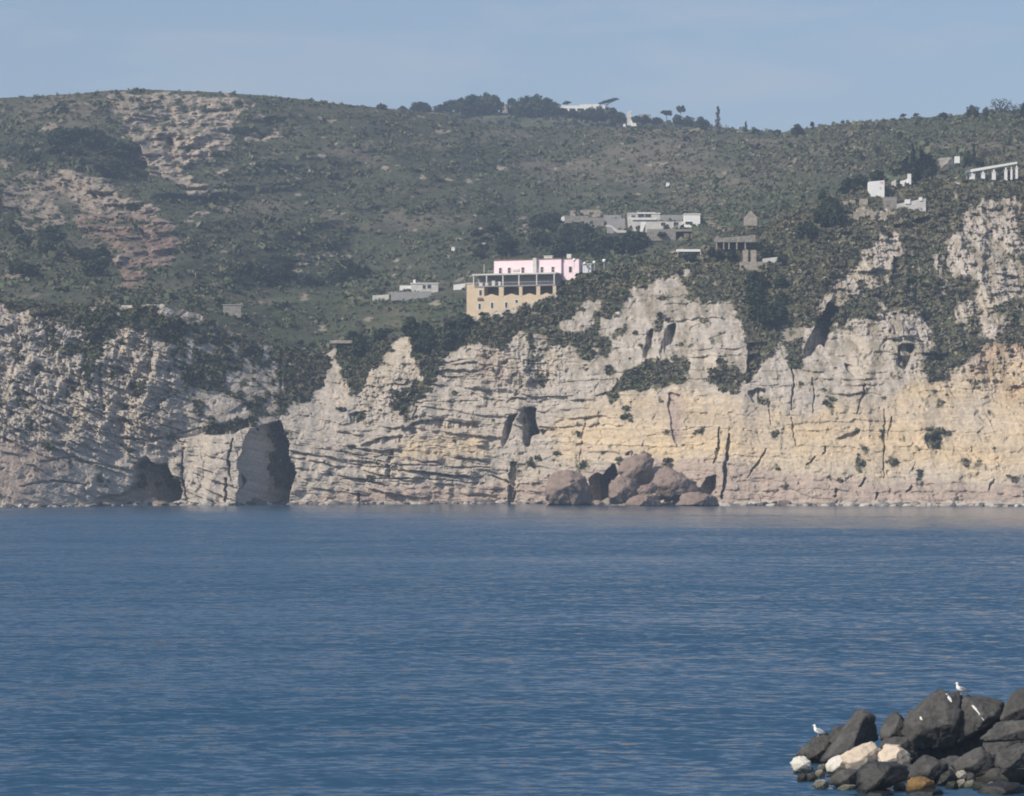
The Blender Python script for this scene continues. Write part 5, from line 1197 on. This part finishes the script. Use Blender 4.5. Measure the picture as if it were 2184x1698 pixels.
for i, (x, y, w_) in enumerate([(1560, 1000, 120), (1640, 985, 100), (1720, 990, 110), (1800, 1010, 130), (1900, 1015, 120), (1640, 910, 110), (1720, 930, 90), (400, 900, 90), (420, 850, 80), (330, 930, 100), (1100, 1010, 120), (830, 930, 60), (250, 930, 110)]):
    rock_outline('rubble_stone', 'grey rubble stone at the foot of the breakwater', [(x - w_ / 2, y + 20), (x - w_ * .35, y - 25), (x + w_ * .2, y - 35), (x + w_ / 2, y), (x + w_ * .4, y + 35), (x - w_ * .3, y + 40)], R7, 'w' if y > 960 or x < 500 else 111.8,
                 greyrub if i % 3 else basalt, 'rubble stones at the foot of the breakwater', seed=40 + i, rough=0.06, sub=4, soft=25)
# low wet apron and hidden inner blocks that carry the upper ones
for i, (x, y, w_, h_, Y) in enumerate([(1350, 1085, 640, 80, 108.6), (2000, 1060, 700, 130, 109.0), (930, 1095, 420, 70, 108.4)]):
    rock_outline('wet_ledge', ['dark wet ledge awash in front of the ochre rock', 'dark wet ledge awash at the lower right corner', 'dark wet ledge awash below the jutting slab'][i],
                 [(x - w_ / 2, y + 10), (x - w_ * .3, y - h_ * .4), (x + w_ * .2, y - h_ * .5), (x + w_ / 2, y - 5), (x + w_ * .45, y + h_ * .6), (x - w_ * .4, y + h_ * .6)], R7, Y, wetb, None, seed=60 + i, rough=0.05, cat='rock')
for i, (x, y, w_, h_, Y) in enumerate([(700, 850, 600, 260, 119.5), (1300, 800, 700, 380, 119.8), (1900, 760, 900, 480, 119.6), (420, 850, 420, 180, 121.0), (1150, 980, 900, 260, 113.6), (2000, 960, 900, 240, 112.6), (650, 960, 420, 160, 114.8), (1600, 900, 700, 240, 114.6), (2350, 600, 500, 700, 117), (2500, 900, 700, 300, 113.5)]):
    rock_outline('inner_block', 'dark inner block deep inside the breakwater pile', [(x - w_ / 2, y + h_ * .5), (x - w_ * .45, y - h_ * .2), (x - w_ * .1, y - h_ * .45), (x + w_ * .35, y - h_ * .4), (x + w_ / 2, y + h_ * .1), (x + w_ * .45, y + h_ * .6), (x - w_ * .4, y + h_ * .6)], R7, Y, basalt,
                 'inner blocks of the breakwater', seed=70 + i)
# bird lime on two of the big blocks
lime = mat_plain('bird_lime', (0.75, 0.74, 0.70), 0.9, 0.1, 8)
def on_rock(o, f, x, y):
    """hit the rock along the line of sight through a sketch point"""
    bpy.context.view_layer.update()
    px, py = one(f, x, y); tgt = wp(px, py, o.location.y); org = Vector((0, 0, CAMZ))
    mw = o.matrix_world.inverted(); a = mw @ org; d = (mw @ tgt - a).normalized()
    ok, loc, nor, _ = o.closest_point_on_mesh(mw @ tgt) if False else (lambda r: (r[0], r[1], r[2], r[3]))(o.ray_cast(a, d))
    return (loc, nor) if ok else (mw @ tgt, Vector((0, -1, 0)))
def lime_streak(o, f, pts, wds):
    V = []; 
    for (x, y), w_ in zip(pts, wds):
        loc, n = on_rock(o, f, x, y)
        V += [loc + n * .012 + Vector((-w_, 0, .2 * w_)), loc + n * .03, loc + n * .012 + Vector((w_, 0, -.2 * w_))]
    Q = []
    for i in range(len(pts) - 1):
        for j in range(2): Q.append((i * 3 + j, i * 3 + j + 1, i * 3 + j + 4, i * 3 + j + 3))
    link('bird_lime', mesh_np('bird_lime', [tuple(v) for v in V], Q), lime, o)
lime_streak(A_, R7, [(1508, 205), (1525, 235), (1545, 272)], [.035, .09, .05])
lime_streak(A_, R7, [(1280, 400), (1287, 418), (1290, 430)], [.03, .06, .03])
lime_streak(B_, R7, [(1735, 300), (1755, 325), (1790, 370), (1830, 430)], [.05, .08, .03, .02])

rock_outline('rock_block', 'square grey rock block above the dark conifers', [(1150, 250), (1250, 240), (1335, 248), (1335, 330), (1275, 385), (1260, 402), (1190, 400), (1180, 310)], RN, 962, mat_plain('grey_rock', (0.27, 0.25, 0.215), 0.95, 0.3, 0.5, bump=0.6), None, seed=95, rough=0.06, cat='rock')
# boulders fallen at the foot of the cliff
CF = 'mauve boulders at the foot of the cliff'
for pts, lb, Y in [
    ([(175, 430), (230, 340), (330, 315), (470, 320), (530, 400), (600, 470), (640, 560), (610, 650), (200, 650), (190, 560)], 'large rounded mauve boulder left of the black cleft at the cliff foot', 806),
    ([(820, 540), (850, 430), (960, 385), (1080, 420), (1110, 520), (1040, 620), (880, 640), (820, 600)], 'round grey mauve boulder right of the black cleft', 800),
    ([(930, 400), (940, 200), (1080, 190), (1200, 150), (1270, 170), (1240, 300), (1200, 430), (1050, 420)], 'tall mauve rock shoulder above the round boulder', 812),
    ([(1100, 520), (1150, 460), (1300, 430), (1300, 500), (1240, 560), (1120, 560)], 'small tilted mauve slab between the big boulders', 799),
    ([(1270, 500), (1290, 330), (1380, 270), (1500, 310), (1640, 400), (1720, 470), (1700, 560), (1480, 560), (1300, 580)], 'broad mauve boulder left of the pale rib of rock', 804),
    ([(840, 670), (1000, 590), (1150, 560), (1380, 570), (1400, 640), (1300, 680)], 'low mauve boulder at the water in front of the round one', 795),
    ([(1440, 670), (1530, 560), (1680, 530), (1850, 570), (2030, 640), (2030, 670)], 'long low mauve boulder at the water right of the dark gap', 794)]:
    rock_outline('fallen_boulder', lb, pts, RB, Y, mauve_r, CF, seed=len(lb), rough=0.085)
P_ = rock_outline('boulder_tmp', 'x', [(1700, 262), (1712, 240), (1745, 232), (1762, 245), (1750, 268), (1715, 276)], R5, 869, chalk, seed=9, rough=0.05, soft=14)
P_.name = 'white_boulder'; tag(P_, 'bright white boulder on the grassy brow right of the hotel', 'boulder'); bpy.data.objects.remove(BRIGHT)

# loose rubble washed along the foot of the cliff
g = np.random.default_rng(91); VV, QQ, CC = [], [], []; off = 0
dI, fI = ico(2)
for i in range(420):
    px = g.uniform(-60, 2240); c_ = int(np.searchsorted(front.pu, px)); r_ = int(np.argmin(np.abs(front.V[:front.nr, c_, 2] - 0.3))); P0 = front.V[r_, c_]
    s_ = g.uniform(0.3, 1.0) * (1.7 if g.random() > 0.9 else 1)
    A3 = g.normal(size=(9, 3)); A3 /= np.linalg.norm(A3, axis=1)[:, None]
    rr_ = 1 / np.maximum((dI @ A3.T) / g.uniform(0.6, 1.0, 9), 0.55).max(1)
    VV.append(dI * rr_[:, None] * s_ * np.array((1.5, 1.2, 0.8)) + P0 + np.array((0, -g.uniform(0, 2.5), -0.25))); QQ.append(fI + off); off += len(dI)
    CC.append(np.repeat([np.array([(0.34, 0.30, 0.25), (0.26, 0.20, 0.16), (0.12, 0.11, 0.10), (0.42, 0.39, 0.34)][g.integers(4)]) * g.uniform(.8, 1.2)], len(dI), 0))
rb = mesh_np('shore_rubble', np.concatenate(VV), np.concatenate(QQ), False); set_col(rb, 'col', np.concatenate(CC))
tag(link('shore_rubble', rb, mat_attr('rubble', 1.0, 0.4)), kind='stuff')

# ------------------------------------------------------------------ gulls
wh = mat_plain('white_feathers', (0.80, 0.79, 0.77), 0.8, 0.03); gf = mat_plain('grey_feathers', (0.30, 0.31, 0.33), 0.8, 0.08, 20); bf = mat_plain('black_feathers', (0.02, 0.02, 0.02), 0.7, 0.1); yb_ = mat_plain('yellow_beak', (0.65, 0.40, 0.05), 0.5, 0.05); lg = mat_plain('pink_legs', (0.5, 0.33, 0.22), 0.6, 0.05)
def sweep(prof, seg=16):
    """prof: (x, z, half width, half height) along the body"""
    V, Q = [], []
    for i, (x, z, a, b) in enumerate(prof):
        p0, p1 = prof[max(i - 1, 0)], prof[min(i + 1, len(prof) - 1)]
        t = Vector((p1[0] - p0[0], 0, p1[1] - p0[1])).normalized(); up = Vector((-t.z, 0, t.x))
        for k in range(seg):
            q = 2 * math.pi * k / seg
            V.append(Vector((x, 0, z)) + Vector((0, a * math.cos(q), 0)) + up * (b * math.sin(q)))
    for i in range(len(prof) - 1):
        for k in range(seg): Q.append((i * seg + k, i * seg + (k + 1) % seg, (i + 1) * seg + (k + 1) % seg, (i + 1) * seg + k))
    n = len(V); V += [Vector((prof[0][0], 0, prof[0][1])), Vector((prof[-1][0], 0, prof[-1][1]))]
    L_ = (len(prof) - 1) * seg
    for k in range(seg): Q += [(n, (k + 1) % seg, k, k), (n + 1, L_ + k, L_ + (k + 1) % seg, L_ + (k + 1) % seg)]
    return V, Q
def mesh_mix(name, V, Q):
    me = bpy.data.meshes.new(name); me.from_pydata([tuple(v) for v in V], [], [tuple(dict.fromkeys(q)) for q in Q]); me.update()
    for p in me.polygons: p.use_smooth = True
    return me
def make_gull(loc, rz, label, s=1.0):
    e = empty('gull', loc, rz); e.scale = (s, s, s); tag(e, label, 'gull', 'gulls on the breakwater')
    body = [(0.27, 0.10, .012, .008), (0.20, 0.125, .035, .02), (0.12, 0.155, .065, .05), (0.04, 0.185, .08, .072), (-0.03, 0.215, .083, .082), (-0.08, 0.25, .074, .076), (-0.105, 0.29, .055, .06), (-0.112, 0.33, .042, .046), (-0.115, 0.365, .041, .043), (-0.125, 0.392, .045, .045), (-0.145, 0.405, .04, .04), (-0.165, 0.402, .026, .026), (-0.178, 0.398, .010, .010)]
    sub = []
    for i in range(len(body) - 1):
        for j in range(3): sub.append(tuple(body[i][q] * (1 - j / 3) + body[i + 1][q] * j / 3 for q in range(4)))
    sub.append(body[-1])
    V, Q = sweep(sub); link('body', mesh_mix('body', V, Q), wh, e)
    bk = link('beak', mesh_mix('beak', *sweep([(-0.172, 0.398, .013, .014), (-0.20, 0.394, .010, .012), (-0.222, 0.388, .006, .008), (-0.23, 0.380, .002, .003)], 8)), yb_, e)
    for sy in (-1, 1):
        V, Q = sweep([(-0.06, 0.255, .02, .035), (0.0, 0.235, .022, .06), (0.08, 0.205, .02, .058), (0.17, 0.165, .016, .04), (0.26, 0.13, .01, .02)], 12)
        V = [Vector((v.x, v.y + sy * (0.068 - 0.16 * max(0, v.x - 0.05)), v.z + .012)) for v in V]
        wg = link('wing', mesh_mix('wing', V, Q), gf, e)
        V, Q = sweep([(0.22, 0.15, .012, .016), (0.30, 0.125, .008, .012), (0.37, 0.105, .003, .004)], 8)
        V = [Vector((v.x, v.y + sy * (0.068 - 0.16 * max(0, v.x - 0.05) + .0), v.z + .008)) for v in V]
        link('wing_tip', mesh_mix('wing_tip', V, Q), bf, wg)
        tv, tq = tube([(0.0, sy * .035, 0.14), (0.012, sy * .035, 0.07), (0.0, sy * .035, 0.0)], [.009, .006, .007])
        f_ = join([(tv, tq)] + [tube([(0, sy * .035, .004), (-.05 * math.cos(a), sy * .035 + .05 * math.sin(a), .004)], [.006, .004], 5) for a in (-.5, 0, .5)])
        link('leg', mesh_mix('leg', *f_), lg, e)
        bm = bmesh.new(); bmesh.ops.create_icosphere(bm, subdivisions=2, radius=.0065); me = bpy.data.meshes.new('eye'); bm.to_mesh(me); bm.free()
        ey = link('eye', me, bf, e); ey.location = (-.148, sy * .038, .409)
    return e
def top_of(o, f, x):
    """highest point of a rock near a sketch column"""
    px = one(f, x, 0)[0]; X = o.location.y * (px * PS - 512) / F
    co = np.array([v.co[:] for v in o.data.vertices]) + np.array(o.location)
    k = np.abs(co[:, 0] - X) < 0.10
    c = co[k]; i = np.argmax(c[:, 2]); return Vector(c[i].tolist())
p = top_of(B_, R7, 1652)
make_gull(p - Vector((0, 0, .01)), math.radians(12), 'white gull standing upright beside the cleft between the two big blocks', 1.2)
make_gull(top_of(G2, R7, 368) - Vector((0, 0, .01)), math.radians(-18), 'white and grey gull on the left low end of the breakwater', 1.15)
